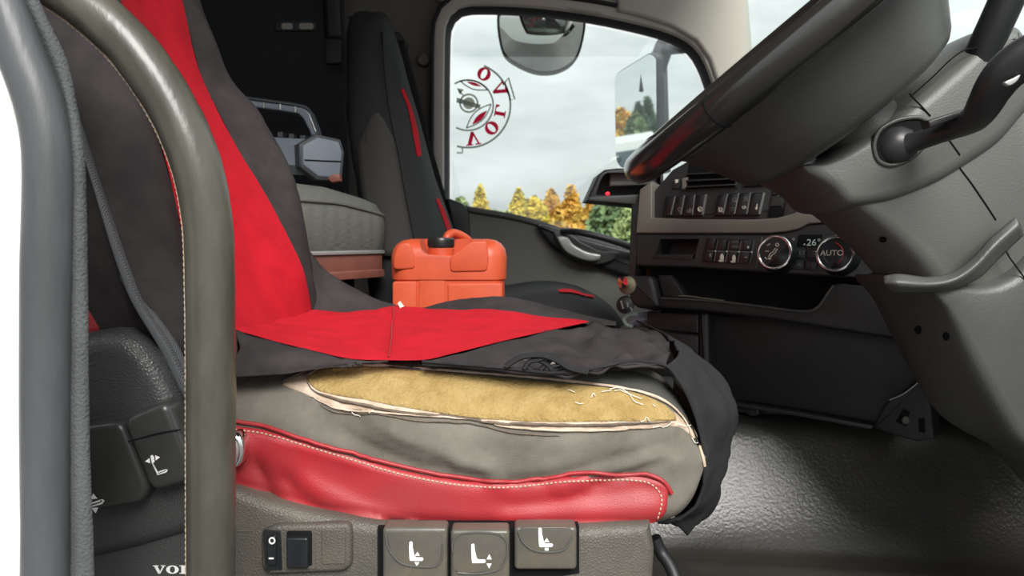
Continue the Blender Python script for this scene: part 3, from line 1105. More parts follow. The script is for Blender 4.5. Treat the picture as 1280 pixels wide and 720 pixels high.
# hem edge binding, drawstring bunch near the front corner
tube('cover_hem', [p+Vector((0, -.001, .001)) for p in ppath(hem + hem2[1:6], 70)], .0016, M['black2'], SEAT, 6)
for k, pts in enumerate(([(632, 458), (650, 447), (675, 444), (695, 450), (712, 460), (735, 465)], [(655, 461), (662, 452), (672, 450), (684, 446), (697, 444)],
                         [(664, 463), (659, 456), (668, 450), (682, 454), (690, 462)], [(676, 462), (686, 452), (694, 447), (698, 455)], [(690, 463), (705, 460), (722, 462)])):
    tube('drawstring', [p for p in ppath([(x, y, .752+.002*k) for x, y in pts], 24)], .0026 if k else .0030, M['black2'], SEAT, 6)
# tag end by the seam
prism('care_tag', [(497, 379), (500, 376.5), (505, 383), (500, 385)], YP(1.17), 0, .002, M['fluff'], SEAT)

# ---- chrome bolt of the belt anchor
def disc_px(cx0, cy0, rx, ry, n=24):
    return [(cx0 + rx*math.cos(2*math.pi*k/n), cy0 + ry*math.sin(2*math.pi*k/n)) for k in range(n)]
prism('anchor_bolt', disc_px(292, 563, 15, 22), YP(.725), .004, .02, M['chrome'], SEAT, .006)
prism('anchor_socket', disc_px(291, 563, 9, 14), YP(.722), .0045, .0, M['satin'], SEAT, .002)

# ---- seat base
BP = YP(.70)
basep = [(60, 424), (120, 414), (150, 413), (172, 424), (192, 445), (208, 472), (226, 510), (238, 560), (246, 612), (300, 618), (330, 628), (400, 640), (440, 646), (470, 648), (722, 650), (815, 652), (820, 690), (812, 705), (800, 760), (790, 900), (60, 900)]
lowbase = [(240, 600), (296, 614), (340, 630), (390, 643), (470, 656), (560, 661), (722, 661), (814, 656), (820, 690), (816, 760), (816, 980), (240, 980)]
prism('base_panel', lowbase, YP(.722), .0, .42, M['base'], SEAT, .012)
hump = [(60, 426), (120, 415), (148, 414), (170, 424), (190, 445), (208, 475), (226, 515), (240, 560), (262, 612), (262, 660), (232, 672), (170, 690), (118, 702), (60, 714)]
prism('base_hump', hump, YP(.683), .0, .40, M['baseblk'], SEAT, .020, 6)
prism('base_skirt', [(60, 700), (118, 690), (170, 678), (262, 646), (262, 980), (60, 980)], YP(.694), .0, .40, M['baseblk'], SEAT, .006, 5)
# letters on the base skirt
def glyph(ch, cx0, cy0, w, h, plane, off, rv=None, uv=None, mirror=False):
    """slab serif V, O, L built as polygons; returns geometry"""
    def mp(x, y):
        if rv is None:
            return plane.hit(cx0 + (x-.5)*w, cy0 - (y-.5)*h, off)
        qx = cx0 + (x-.5)*w*rv[0] + (y-.5)*h*uv[0]
        qy = cy0 + (x-.5)*w*rv[1] + (y-.5)*h*uv[1]
        return plane.hit(qx, qy, off)
    if ch == 'V':
        parts = [[(0, 1), (.46, 1), (.46, .90), (.36, .90), (.58, .30), (.50, 0), (.42, 0), (.10, .90), (0, .90)],
                 [(.62, 1), (1, 1), (1, .90), (.90, .90), (.58, 0), (.46, 0), (.52, .20), (.78, .90), (.62, .90)]]
        V_, F_ = [], []
        for p_ in parts:
            k = len(V_)
            V_ += [mp(*q) for q in p_]
            F_.append(tuple(k+i for i in range(len(p_))))
        return V_, F_
    if ch == 'L':
        p_ = [(.02, 1), (.60, 1), (.60, .90), (.45, .90), (.45, .10), (.72, .10), (.88, .36), (.98, .36), (.98, 0), (.02, 0), (.02, .10), (.16, .10), (.16, .90), (.02, .90)]
        return [mp(*q) for q in p_], [tuple(range(len(p_)))]
    V_, F_ = [], []
    n = 20
    for k in range(n):
        a = 2*math.pi*k/n
        V_.append(mp(.5+.5*math.cos(a), .5+.5*math.sin(a)))
        V_.append(mp(.5+.20*math.cos(a), .5+.38*math.sin(a)))
    for k in range(n):
        l = (k+1) % n
        F_.append((2*k, 2*l, 2*l+1, 2*k+1))
    return V_, F_
gv_, gf_ = [], []
for k, ch in enumerate('VOLVO'):
    gv_, gf_ = join_geo((gv_, gf_), glyph(ch, 199+k*16.5, 712, 16, 10.5, YP(.694), .0008))
tag(mk('lettering', gv_, gf_, M['white'], SEAT, 0), 'raised white serif letters')

tube('seat_rail', ppath([(818, 672, .80), (826, 690, .80), (838, 708, .79), (846, 730, .78), (850, 760, .78)], 16), .007, M['rubber'], SEAT, 10)
# ---- controls on the base
def seat_icon(x, y, s, plane, off, tilt=0, arrows='mid', name='seat_symbol', parent=None, outline=False):
    """white pictogram of a seat with two arrow heads, (x, y) = heel of the seat"""
    c, sn = math.cos(tilt), math.sin(tilt)
    def T(q):
        return plane.hit(x + (q[0]*c - q[1]*sn)*s, y + (q[0]*sn + q[1]*c)*s, off)
    shp = [[(-.02, -1.35), (.14, -1.42), (.24, -1.30), (.26, -.95), (.42, -.32), (.55, -.18), (1.05, -.20), (1.15, -.08), (1.08, .06), (.95, .10), (.10, .12), (.04, -.1), (-.02, -.9)]]
    if outline:
        shp = [[(-.02, -1.45), (.16, -1.50), (.26, -1.30), (.26, -.92), (0.02, -.80)],
               [(.02, -.82), (.12, -.86), (.42, -.10), (1.0, -.22), (1.0, -.12), (.38, .0)], [(.02, -.82), (.10, -.78), (.42, .08), (.36, .16)],
               [(.42, .08), (1.05, -.06), (1.15, -.20), (1.25, -.14), (1.08, .04), (.36, .16)], [(1.0, -.22), (1.12, -.24), (1.22, -.16), (1.14, -.12)]]
    if arrows == 'mid':
        shp += [[(.45, -.30), (.85, -.30), (.65, -.62)], [(.45, .20), (.85, .20), (.65, .52)]]
    elif arrows == 'end':
        shp += [[(1.2, -.20), (1.6, -.20), (1.4, -.62)], [(1.2, .12), (1.6, .12), (1.4, .52)]]
    elif arrows == 'up':
        shp += [[(.42, -.28), (.86, -.28), (.64, -.62)], [(.5, .16), (.8, .16), (.8, .38), (.5, .38)]]
    elif arrows == 'side':
        shp += [[(-.12, -1.28), (-.12, -.85), (-.50, -1.05)], [(.36, -1.45), (.36, -1.02), (.74, -1.24)]]
    V_, F_ = [], []
    for p_ in shp:
        k = len(V_)
        V_ += [T(q) for q in p_]
        F_.append(tuple(k+i for i in range(len(p_))))
    return mk(name, V_, F_, M['white'], parent, 0)
# tall levers beside the handle
LP = YP(.662)
lv = prism('seat_lever', rquad([(72, 536), (152, 526), (186, 610), (176, 630), (80, 646)], 16, 6), LP, .0, .03, M['button'], SEAT, .007, 5)
seat_icon(104, 632, 22, LP, .0006, -.12, 'mid', 'seat_symbol', lv, True)
lv = prism('seat_lever', rquad([(150, 524), (208, 500), (248, 600), (188, 618)], 16, 6), YP(.660), .0, .03, M['button'], SEAT, .008, 5)
seat_icon(191, 592, 15.5, YP(.660), .0006, -.12, 'side', 'seat_symbol', lv, True)
tube('lever_joint', [P(160, 552, .6605), P(196, 542, .6585), P(226, 537, .6605)], .0007, M['dark'], lv, 5)
# rocker switch plate
RP = YP(.7205)
plate = prism('switch_plate', rquad([(328, 662), (346, 654), (400, 653), (436, 652), (441, 660), (441, 704), (432, 712), (338, 716), (329, 708)], 6), RP, .006, .004, M['base'], SEAT, .005)
RP2 = YP(.7143)
prism('switch_bezel', [(329, 663), (351, 663), (353, 712), (332, 713)], RP2, .0012, .003, M['switch'], plate, .0008)
rk = prism('rocker', rrect(335, 668, 346.5, 705, 3), RP2, .0042, .0, M['switch'], plate, .0015)
r0 = [YP(.7098).hit(340 + 3.3*math.cos(a), 676 + 3.6*math.sin(a)) for a in np.linspace(0, 2*math.pi, 21)[:-1]]
mk('rocker_mark', *join_geo(g_tube(r0, .0008, 6, True), g_box(YP(.7098).hit(339, 698), (.005, .0006, .0014))), M['white'], plate, 0)
prism('switch_bezel', [(355, 662), (394, 660), (395, 711), (356, 712)], RP2, .0008, .003, M['base'], plate, .0006)
prism('recess', rrect(358.5, 663, 390.5, 707, 3), RP2, .0012, .0, M['dark'], plate, .0003)
prism('push_switch', rrect(360, 669.5, 387, 708, 3), RP2, .0065, .0, M['switch'], plate, .0022)
prism('blank_plate', rrect(402, 661, 432, 705, 1.5), RP2, .0010, .003, M['base'], plate, .0009)
tube('panel_seam', [P(296, 664, .7218), P(316, 664, .7218)], .0006, M['columnlt'], SEAT, 5)
# three cushion buttons
def cushion_button(x0, y0, x1, y1, face, icon, arrows, lipline):
    b = prism('seat_button', rrect(x0, y0, x1, y1, 5), YP(.708), .0, .02, M['buttongrey'], SEAT, .004, 5)
    prism('button_face', face, YP(.7079), .0006, .002, M['buttongrey'], b, .0005)
    tube('button_ridge', ppath([(x, y, .7068) for x, y in lipline], 20), .0010, M['columnlt'], b, 6)
    seat_icon(icon[0], icon[1], icon[2], YP(.7072), .0004, icon[3], arrows, 'seat_symbol', b)
    return b
prism('button_slot', [(472, 659), (724, 659), (724, 716), (640, 730), (640, 900), (472, 900)], YP(.7215), .0008, .02, M['dark'], SEAT)
cushion_button(478, 660, 559, 760, rquad([(482, 664), (553, 663), (553, 695), (548, 708), (510, 709), (490, 694)], 8), (511, 699, 16, .05), 'mid', [(482, 668), (486, 686), (500, 703), (520, 708), (546, 707), (552, 698), (553, 680)])
cushion_button(563, 663, 637, 760, rquad([(567, 667), (632, 667), (634, 700), (622, 714), (572, 716), (566, 708)], 9), (589, 702, 16, .02), 'end', [(566, 690), (566, 675), (576, 667), (620, 667), (632, 674), (634, 692), (626, 710), (600, 717), (572, 716)])
cushion_button(643, 659, 721, 713, rquad([(648, 659), (716, 659), (714, 680), (700, 688), (668, 689), (654, 680)], 8), (673, 682, 16, .02), 'up', [(648, 664), (654, 678), (668, 688), (690, 690), (706, 686), (716, 672)])

# ================================================================== NEAR THINGS: handle, belt
GH = thing('grab_handle', P(264, 900, .58), 'curved leather-wrapped grab handle with stitched seam beside the driver seat', 'grab handle')
hp = [(-90, -120, .575), (-20, -62, .577), (68, -20, .58), (121, 18, .58), (169, 65, .58), (217, 137, .58), (247, 210, .58), (260, 280, .58), (263, 355, .58), (264, 450, .58), (264, 560, .58), (264, 720, .58), (264, 900, .585)]
hpath = ppath(hp, 90)
v, f = g_tube(hpath, [.0186 + .0003*noise.noise(p*40) for p in hpath], 28)
v = [p + (Vector((.0005, 0, .0005))*noise.noise(p*70)) for p in v]
mk('grip', v, f, M['handle'], GH, 60)
# seam stitches along the inner side
sv, sf = [], []
hp2 = ppath(hp, 300)
for k in range(4, 294, 2):
    t = (hp2[k+1]-hp2[k-1]).normalized()
    side = t.cross(Vector((0, 1, 0))).normalized()
    if side.x > 0 and abs(side.x) > .01: side = -side
    if side.z > .1: side = -side
    a = hp2[k] + side*.0184 + Vector((0, -.0035, 0)); b = hp2[k] + t*.0042 + side*.0184 + Vector((0, -.0035, 0))
    sv, sf = join_geo((sv, sf), g_tube([a, (a+b)/2+side*.0006, b], .0007, 5))
tag(mk('seam_stitching', sv, sf, M['stitch'], GH, 60), 'pale seam stitching')
# bottom collar
mk('collar', *g_tube([P(264, 880, .582), P(264, 930, .585)], .024, 20), M['baseblk'], GH, 50)

SB = thing('seat_belt', P(232, 490, .70), 'grey seat belt webbing slanting down behind the grab handle', 'seat belt')
lft = [(60, 80, .70), (88, 150, .69), (109, 205, .68), (126, 262, .675), (146, 330, .675), (165, 378, .675), (200, 437, .68), (232, 500, .69), (268, 556, .712), (284, 574, .722)]
rgt = [(74, 70, .72), (102, 150, .71), (121, 212, .70), (144, 280, .695), (162, 332, .69), (182, 382, .688), (212, 428, .69), (240, 482, .70), (280, 542, .715), (300, 558, .724)]
net('webbing', [lft, [( (a[0]+b[0])/2+1, (a[1]+b[1])/2, (a[2]+b[2])/2-.004) for a, b in zip(lft, rgt)], rgt], 60, 10, M['belt'], SB, None, .0016)
lf2 = [(150, 345, .70), (172, 388, .70), (205, 440, .705), (234, 492, .71)]
rg2 = [(168, 335, .715), (188, 380, .715), (222, 430, .72), (245, 478, .725)]
net('webbing_fold', [lf2, rg2], 30, 6, M['belt'], SB, None, .0016)

# ================================================================== BUNK
BK = thing('bunk', Vector((-.7, 1.6, .2)), 'grey bunk mattress on reddish brown board behind the seats', 'bed')
bz0, bz1 = P(430, 314, 1.45).z, P(430, 232, 1.45).z
plan = [(-.445, 1.24), (-.40, 1.30), (-.335, 1.43), (-.285, 1.53), (-.275, 1.565), (-.29, 1.59), (-.33, 1.60), (-.58, 1.60), (-1.0, 1.60), (-1.0, 1.24)]
rings_ = []
def plan_in(d):
    pts = [Vector((x, y, 0)) for x, y in plan]
    return poly_inset(pts, Vector((1, 0, 0)), Vector((0, 1, 0)), d, pts[0])
lev = [(bz0, .0), (bz0+.008, -.004), (bz0+.055, -.006), (bz1-.035, -.003), (bz1-.030, .002), (bz1-.012, .010), (bz1, .035), (bz1+.006, .09)]
V, Fc = [], []
n = len(plan)
for z, d in lev:
    for p in plan_in(d):
        drop = .022*sm(1.40, 1.60, p.y) * (1 if p.x > -.5 else 0) * sm(bz0, bz1, z)
        V.append(Vector((p.x, p.y, z-drop)))
for k in range(len(lev)-1):
    for i in range(n):
        j = (i+1) % n
        Fc.append((k*n+i, k*n+j, (k+1)*n+j, (k+1)*n+i))
Fc.append(tuple((len(lev)-1)*n+i for i in range(n)))
mk('mattress', V, Fc, M['mattress'], BK, 50)
pp = [Vector((p.x, p.y, bz1-.034-.022*sm(1.40, 1.60, p.y)*(p.x > -.5))) for p in plan_in(-.004)]
mk('mattress_piping', *g_tube([p for i in range(len(pp)) for p in (pp[i]*.9+pp[i-1]*.1, pp[i]*.9+pp[(i+1) % len(pp)]*.1)], .0035, 6, True), M['mattress'], BK, 60)
def plan_prism(name, d, z0, z1, m, r=.004):
    v_, f_ = g_prism([p+Vector((0, 0, z1)) for p in plan_in(d)], (0, 0, 1), 0, z1-z0, r, 3)
    return mk(name, v_, f_, m, BK, 40)
bzb = P(430, 349, 1.45).z
plan_prism('bunk_board', .0, bzb+.016, bz0-.002, M['bunkbase'], .006)
plan_prism('bunk_board', -.004, bzb, bzb+.016, M['bunkbase'], .004)
plan_prism('trim_strip', -.005, bz0-.006, bz0+.001, M['satin'], .002)
plan_prism('bunk_box', .06, .0, bzb, M['dark'], 0)

# ================================================================== RADIO / CASE ON THE BUNK
RD = thing('carry_case', P(400, 222, 1.52), 'grey blue hard case with a raised carrying handle on the bunk', 'case')
EP = Plane(P(402, 195, 1.46), (.55, -.83, 0))
endp = [(378, 182), (397, 171), (424, 177), (428, 190), (426, 217), (422, 222), (398, 221), (379, 206)]
en = EP.n
epw = [EP.hit(x, y) for x, y in endp]
axl = Vector((-.96, .27, .075)).normalized()
v, f = g_prism(epw, en, .0, .02, .004, 3)
mk('end_panel', v, f, M['radio'], RD, 30)
bigger = poly_inset(epw, en.cross(Vector((0, 0, 1))).normalized(), Vector((0, 0, 1)), -.006, epw[0])
mk('end_bumper', *g_prism(bigger, en, -.004, .03, .004, 3), M['radiodark'], RD, 30)
# long body running away to the left
bd = [EP.hit(x, y) for x, y in ((385, 180), (398, 173), (423, 179), (424, 215), (398, 219), (384, 206))]
V = [p - en*.02 for p in bd] + [p + axl*.34 for p in bd]
n = len(bd)
Fc = [(i, (i+1) % n, n+(i+1) % n, n+i) for i in range(n)] + [tuple(range(n)), tuple(n+i for i in reversed(range(n)))]
mk('body', V, Fc, M['radio'], RD, 25)
sp = [EP.hit(x, y, .0008) for x, y in ((381, 200), (401, 201), (426, 202))]
mk('parting_line', *g_tube(sp, .0014, 6), M['dark'], RD, 60)
for (x, y) in ((352, 169), (366, 171), (380, 173)):
    mk('top_stud', *g_box(P(x, y, 1.53), (.010, .02, .010)), M['radiodark'], RD, 0)
mk('red_foot', *g_prism([P(x, y, 1.47) for x, y in ((406, 219), (424, 217), (425, 226), (414, 228))], (0, -1, 0), 0, .02, .002, 2), M['bunkbase'], RD, 40)
# handle: flat bar frame
hpx = [(398, 170), (396, 160), (388, 140), (383, 134), (372, 131), (345, 127), (316, 123), (290, 119)]
hin = [(389, 170), (386, 162), (378, 147), (372, 142), (360, 140), (340, 137), (316, 134), (290, 130)]
HPn = YP(1.54)
v, f = g_prism([HPn.hit(*q) for q in hpx] + [HPn.hit(*q) for q in reversed(hin)], HPn.n, .0, .035, .004, 3, back_r=True)
mk('carry_handle', v, f, M['radio'], RD, 35)
mk('handle_edge', *g_tube([HPn.hit(x, y+.5, .001) for x, y in cr(hpx, 24)], .0035, 6), M['radiodark'], RD, 60)
for a, b in (((330, 128), (330, 135)), ((350, 130), (350, 137)), ((369, 133), (369, 140)), ((386, 142), (395, 165))):
    mk('handle_rib', *g_tube([HPn.hit(*a, .0015), HPn.hit(*b, .0015)], .0022, 6), M['satin'], RD, 60)

# ================================================================== PASSENGER SEAT
PS = thing('companion_seat', Vector((-.05, 1.85, floor_z(-.05, 1.85))), 'dark passenger seat with narrow red stripes by the far window', 'seat')
b0 = [(440, 24, 1.66), (452, 15, 1.70), (470, 16, 1.72), (481, 24, 1.74)]
rearc = [(446, 16, 1.68), (436, 30, 1.64), (435, 80, 1.62), (437, 150, 1.62), (443, 200, 1.62), (450, 240, 1.62), (460, 330, 1.62), (468, 400, 1.62)]
frontc = [(468, 16, 1.68), (477, 24, 1.64), (480, 83, 1.62), (490, 150, 1.61), (499, 190, 1.61), (507, 240, 1.61), (519, 300, 1.61), (530, 370, 1.61)]
midr = [(458, 14, 1.70), (456, 26, 1.625), (458, 82, 1.60), (464, 150, 1.60), (471, 195, 1.595), (478, 240, 1.595), (490, 315, 1.595), (500, 385, 1.60)]
frnt2 = [(474, 14, 1.80), (488, 34, 1.74), (500, 84, 1.72), (513, 140, 1.71), (523, 180, 1.71), (533, 230, 1.71), (550, 300, 1.71), (565, 370, 1.71)]
frnt3 = [(480, 16, 2.0), (494, 46, 2.0), (508, 96, 2.0), (524, 150, 2.0), (536, 195, 2.0), (549, 238, 2.0), (570, 295, 2.0), (590, 360, 2.0)]
farc = [(478, 18, 2.08), (490, 50, 2.10), (502, 100, 2.12), (516, 150, 2.12), (528, 195, 2.12), (540, 240, 2.12), (558, 300, 2.12), (575, 360, 2.12)]
rear2 = [Vector((p.x-.10, 2.1, p.z)) for p in ppath(farc)]
rear1 = [Vector((p.x-.02, 1.72, p.z)) for p in ppath(rearc)]
net('backrest', [rear1, rearc, midr, frontc, frnt2, frnt3, farc, rear2], 40, 44, M['black2'], PS, wr(.003, 12, 7))
tag([o for o in PS.children][0], 'tall dark cloth backrest')
# slightly greyer patch laid over the near flank, narrowing at its top
net('flank_patch', [[(446, 185, 1.598), (452, 240, 1.595), (462, 320, 1.598)], [(470, 140, 1.583), (479, 240, 1.578), (492, 320, 1.58)], [(496, 180, 1.597), (506, 240, 1.592), (520, 320, 1.595)]], 20, 8, M['flank'], PS, None, .004)
tube('flank_piping', ppath([(478, 40, 1.625), (481, 90, 1.606), (490, 150, 1.60), (499, 190, 1.594), (507, 240, 1.59), (520, 305, 1.592)], 30), .0028, M['black2'], PS, 6)
# red stripe on the front bolster, in two runs
st1 = [(501, 112, 1.715), (509, 132, 1.708), (516, 160, 1.705), (522, 195, 1.70)]
st1b = [(504, 112, 1.73), (515, 132, 1.73), (522, 160, 1.725), (526, 195, 1.715)]
S_P = Surf([o for o in PS.children][0])
for a, b in (([(500, 112), (509, 135), (515, 165), (521, 196)], [(504, 111), (514, 135), (522, 165), (526, 194)]),
             ([(544, 249), (552, 270), (560, 296), (566, 320)], [(548, 248), (557, 268), (565, 290), (572, 316)])):
    A_, B2_ = cr(a, 16), cr(b, 16)
    V_ = []
    for i in range(16):
        for t in (0, .5, 1):
            q = A_[i]*(1-t)+B2_[i]*t
            h = S_P.hit(q[0], q[1], .004 if t == .5 else .0015)
            V_.append(h if h is not None else P(q[0], q[1], 1.70))
    mk('red_stripe', V_, [(i*3+j, (i+1)*3+j, (i+1)*3+j+1, i*3+j+1) for i in range(15) for j in range(2)], M['red'], PS, 180)
# recliner handle on the near flank
prism('recline_latch', spx([(458, 166), (462, 162), (466, 164), (467, 178), (463, 187), (459, 184)], 24), YP(1.60), .012, .005, M['stalk'], PS, .004)
# cushion
cs_t = [(560, 372, 1.75), (632, 367, 1.75), (690, 359, 1.78), (735, 367, 1.78), (762, 382, 1.76), (780, 404, 1.74)]
cs_n = [(560, 392, 1.63), (632, 382, 1.62), (690, 374, 1.62), (730, 380, 1.62), (756, 394, 1.63), (772, 415, 1.64)]
cs_l = [(560, 440, 1.62), (632, 440, 1.61), (690, 440, 1.61), (730, 440, 1.61), (750, 442, 1.62), (765, 445, 1.63)]
cs_f = [Vector((p.x, 2.08, p.z)) for p in ppath(cs_t)]
net('cushion', [cs_f, cs_t, cs_n, cs_l], 30, 20, M['black2'], PS, wr(.002, 15))
S_P2 = Surf([o for o in PS.children if o.name.startswith('cushion')][0])
A_, B2_ = cr([(697, 364), (712, 363), (730, 369), (742, 371)], 14), cr([(700, 367), (714, 367.5), (730, 371.5), (741, 373.5)], 14)
V_ = []
for i in range(14):
    for t in (0, 1):
        q = A_[i]*(1-t)+B2_[i]*t
        h = S_P2.hit(q[0], q[1], .004)
        V_.append(h if h is not None else P(q[0], q[1], 1.70))
mk('red_stripe', V_, [(i*2, i*2+2, i*2+3, i*2+1) for i in range(13)], M['red'], PS, 180)
mk('pedestal', *g_box((.0, 1.85, .29), (.36, .40, .16)), M['dark'], PS, 0)

# passenger belt on the pillar
PB = thing('passenger_belt', P(560, 290, 2.25), 'black belt running down the pillar behind the passenger seat', 'seat belt')
prism('belt_guide', rquad([(491, 42), (500, 41), (509, 54), (509, 64), (500, 66)], 3), YP(2.26), .02, .01, M['stalk'], PB, .005)
net('webbing', [[(492, 50, 2.24), (512, 110, 2.235), (528, 170, 2.23), (545, 230, 2.225), (560, 300, 2.22)], [(505, 50, 2.24), (522, 110, 2.235), (536, 170, 2.23), (553, 230, 2.225), (570, 300, 2.22)]], 20, 4, M['black2'], PB, None, .003)
prism('pillar_knob', disc_px(530, 76, 8, 8), YP(2.295), .02, .0, M['wallbrown'], wl, .006)
# dark strap hanging from the roof and the lamp beside it
HS = thing('hanging_strap', P(415, 80, 2.2), 'black strap with buckle hanging beside the passenger backrest', 'strap')
net('webbing', [[(401, -60, 2.2), (403, 0, 2.2), (406, 50, 2.2)], [(421, -60, 2.2), (424, 0, 2.2), (427, 50, 2.2)]], 12, 4, M['rubber'], HS, None, .004)
prism('buckle', rquad([(406, 48), (427, 48), (427, 80), (407, 81)], 4), YP(2.2), .008, .008, M['rubber'], HS, .004)
LMP = thing('sleeper_lamp', P(370, 38, 2.27), 'small dull lamp strip on the dark sleeper wall', 'lamp')
prism('housing', rrect(345, 27, 396, 40, 4), YP(2.275), .012, .0, M['radiodark'], LMP, .004)
prism('lens', rrect(352, 29, 366, 37, 3), YP(2.263), .004, .0, M['frame'], LMP, .002)
prism('lens', rrect(374, 29, 392, 37, 3), YP(2.263), .004, .0, M['frame'], LMP, .002)

# ================================================================== JERRICAN
JC = thing('jerrican', Vector((-.125, 1.48, floor_z(-.125, 1.48))), 'orange plastic jerrican with black cap behind the driver seat', 'jerrican')
YJ = 1.40
def jx(px): return P(px, 330, YJ).x
def jz(py): return P(560, py, YJ).z
z0 = floor_z(-.125, 1.48)+.002
x0, x1 = jx(487), jx(632)
ycen, yh = 1.49, .09
def rr_plan(xa, xb, ya, yb, r, k=5):
    return [Vector((x, y, 0)) for x, y in rrect(xa, ya, xb, yb, r, k)]
zt_ = jz(302)
levels = [(z0, .012), (z0+.012, .002), (jz(352.5), .0), (jz(351), .0), (jz(349.5), -.0035), (jz(322), -.0045), (jz(312), -.001), (jz(305), .007), (jz(300.5), .018), (jz(298.5), .034)]
V, Fc = [], []
pl0 = rr_plan(x0+.003, x1-.003, ycen-yh, ycen+yh, .032, 6)
n = len(pl0)
dense = []
for z, d in levels:
    q = poly_inset(pl0, Vector((1, 0, 0)), Vector((0, 1, 0)), d, pl0[0])
    for p in q:
        V.append(Vector((p.x, p.y, z)))
for k in range(len(levels)-1):
    for i in range(n):
        j = (i+1) % n
        Fc.append((k*n+i, k*n+j, (k+1)*n+j, (k+1)*n+i))
Fc.append(tuple(range(n)))
Fc.append(tuple((len(levels)-1)*n+i for i in range(n)))
body = mk('body', V, Fc, M['orange'], JC, 40)
# notch for the spout in the front top edge
boolean_cut(body, g_prism([YP(1.38).hit(x, y) for x, y in spx([(522, 270), (522, 300), (527, 315), (540, 319), (572, 319), (582, 312), (590, 298), (593, 270)], 40)], (0, -1, 0), .02, .115))
# raised shoulder panels and lower ribs
JF = YP(1.3965)
prism('shoulder_panel', rquad([(562, 322), (588, 302), (608, 301), (611, 320), (609, 339), (563, 340)], 5), JF, .0035, .01, M['orange'], JC, .003)
prism('shoulder_panel', rquad([(492, 322), (498, 305), (512, 303), (518, 318), (519, 336), (492, 337)], 5), JF, .0030, .01, M['orange'], JC, .003)
prism('lower_panel', rquad([(491, 352), (521, 352), (521, 470), (491, 470)], 3), YP(1.400), .003, .01, M['orange'], JC, .002)
prism('lower_panel', rquad([(560, 355), (628, 354), (628, 470), (560, 470)], 3), YP(1.400), .003, .01, M['orange'], JC, .002)
prism('band', rquad([(524, 322), (556, 322), (557, 470), (524, 470)], 2), YP(1.400), .0015, .01, M['orange'], JC, .001)
# spout and cap
capc = P(551, 310, 1.425)
def g_lathe(prof, c, axis, n=28):
    axis = Vector(axis).normalized()
    ref = Vector((0, 0, 1)) if abs(axis.z) < .9 else Vector((1, 0, 0))
    u = axis.cross(ref).normalized(); w = axis.cross(u)
    V_, F_ = [], []
    for r_, h_ in prof:
        for k in range(n):
            a = 2*math.pi*k/n
            V_.append(Vector(c) + axis*h_ + (u*math.cos(a)+w*math.sin(a))*r_)
    for i in range(len(prof)-1):
        for k in range(n):
            l = (k+1) % n
            F_.append((i*n+k, i*n+l, (i+1)*n+l, (i+1)*n+k))
    F_.append(tuple(range(n))); F_.append(tuple((len(prof)-1)*n+k for k in range(n)))
    return V_, F_
zc = jz(312)
mk('spout', *g_lathe([(.026, -.02), (.025, .002), (.021, .006)], Vector((capc.x, 1.43, zc)), (0, 0, 1)), M['orange'], JC, 40)
cp_ = mk('cap', *g_lathe([(.0245, .0), (.0255, .003), (.0255, .016), (.0235, .0195), (.0, .0200)], Vector((capc.x, 1.43, zc+.003)), (0, 0, 1)), M['cap'], JC, 40)
kv, kf = [], []
for k in range(40):
    a = 2*math.pi*k/40
    kv, kf = join_geo((kv, kf), g_box((capc.x+.0255*math.cos(a), 1.43+.0255*math.sin(a), zc+.0125), (.0014, .0014, .013), Matrix.Rotation(a, 3, 'Z')))
mk('cap_knurl', kv, kf, M['cap'], cp_, 0)
# carrying handle over the top
mk('carry_handle', *g_tube(V3(cr([(jx(553), 1.47, jz(303)), (jx(556), 1.475, jz(294)), (jx(563), 1.49, jz(291)), (jx(572), 1.50, jz(294)), (jx(580), 1.51, jz(300)), (jx(586), 1.52, jz(309))], 24)), .0085, 12), M['orange'], JC, 60)

# ================================================================== DASHBOARD
DA, DB = P(800, 320, 1.52), P(1060, 320, 1.27)
tdir = (DB-DA).normalized()
dn = Vector((tdir.y, -tdir.x, 0))
if dn.y > 0: dn = -dn
dn = (dn + Vector((0, 0, .16))).normalized()
D = Plane(DA, dn)
dup_ = (Vector((0, 0, 1)) - dn*dn.z).normalized()
DS = thing('dashboard', Vector((.6, 1.4, .2)), 'dark dashboard with switch panels and climate knobs facing the driver', 'dashboard')
# inner body behind the faces
cp2 = [D.hit(806, 300, -.075), D.hit(1120, 300, -.075)]
core_plan = [Vector((cp2[0].x, cp2[0].y, 0)), Vector((cp2[1].x, cp2[1].y, 0)), Vector((.80, 1.06, 0)), Vector((.92, .60, 0)), Vector((1.05, .60, 0)), Vector((1.05, 2.26, 0)), Vector((.62, 2.26, 0)), Vector((.52, 1.80, 0))]
ztop = P(840, 205, 1.45).z
v, f = g_prism([p+Vector((0, 0, H-.02)) for p in core_plan], (0, 0, 1), ztop-H+.0, .10, .02, 3)
mk('dash_body', v, f, M['dash'], DS, 40)
# upper switch panel, taupe trim, lower climate panel
prism('upper_panel', rquad([(818, 238), (840, 212), (880, 190), (1000, 180), (1040, 262), (1011, 262), (990, 270), (960, 275), (818, 274)], 2), D, .0, .07, M['dashpanel'], DS, .004)
trim = [(803, 238), (818, 228), (818, 273), (860, 275), (945, 275.5), (975, 273.5), (995, 268), (1011, 261), (1020, 266), (1032, 268), (1041, 279), (1013, 281), (1002, 287), (985, 291), (963, 293), (930, 292.7), (798, 292.5)]
prism('taupe_trim', trim, D, .012, .07, M['dashtrim'], DS, .003)
lowp = [(797, 293), (930, 293), (963, 293.3), (985, 291.3), (1002, 287.3), (1013, 281), (1041, 279), (1090, 290), (1112, 350), (1070, 348), (985, 343), (940, 339.5), (867, 334.5), (797, 332.5)]
LPN = prism('lower_panel', lowp, D, .008, .07, M['dashpanel'], DS, .004)
boolean_cut(LPN, g_prism([D.hit(x, y, .008) for x, y in ((825, 298.5), (874, 298.5), (868, 324), (818, 322))], D.n, .02, .055))
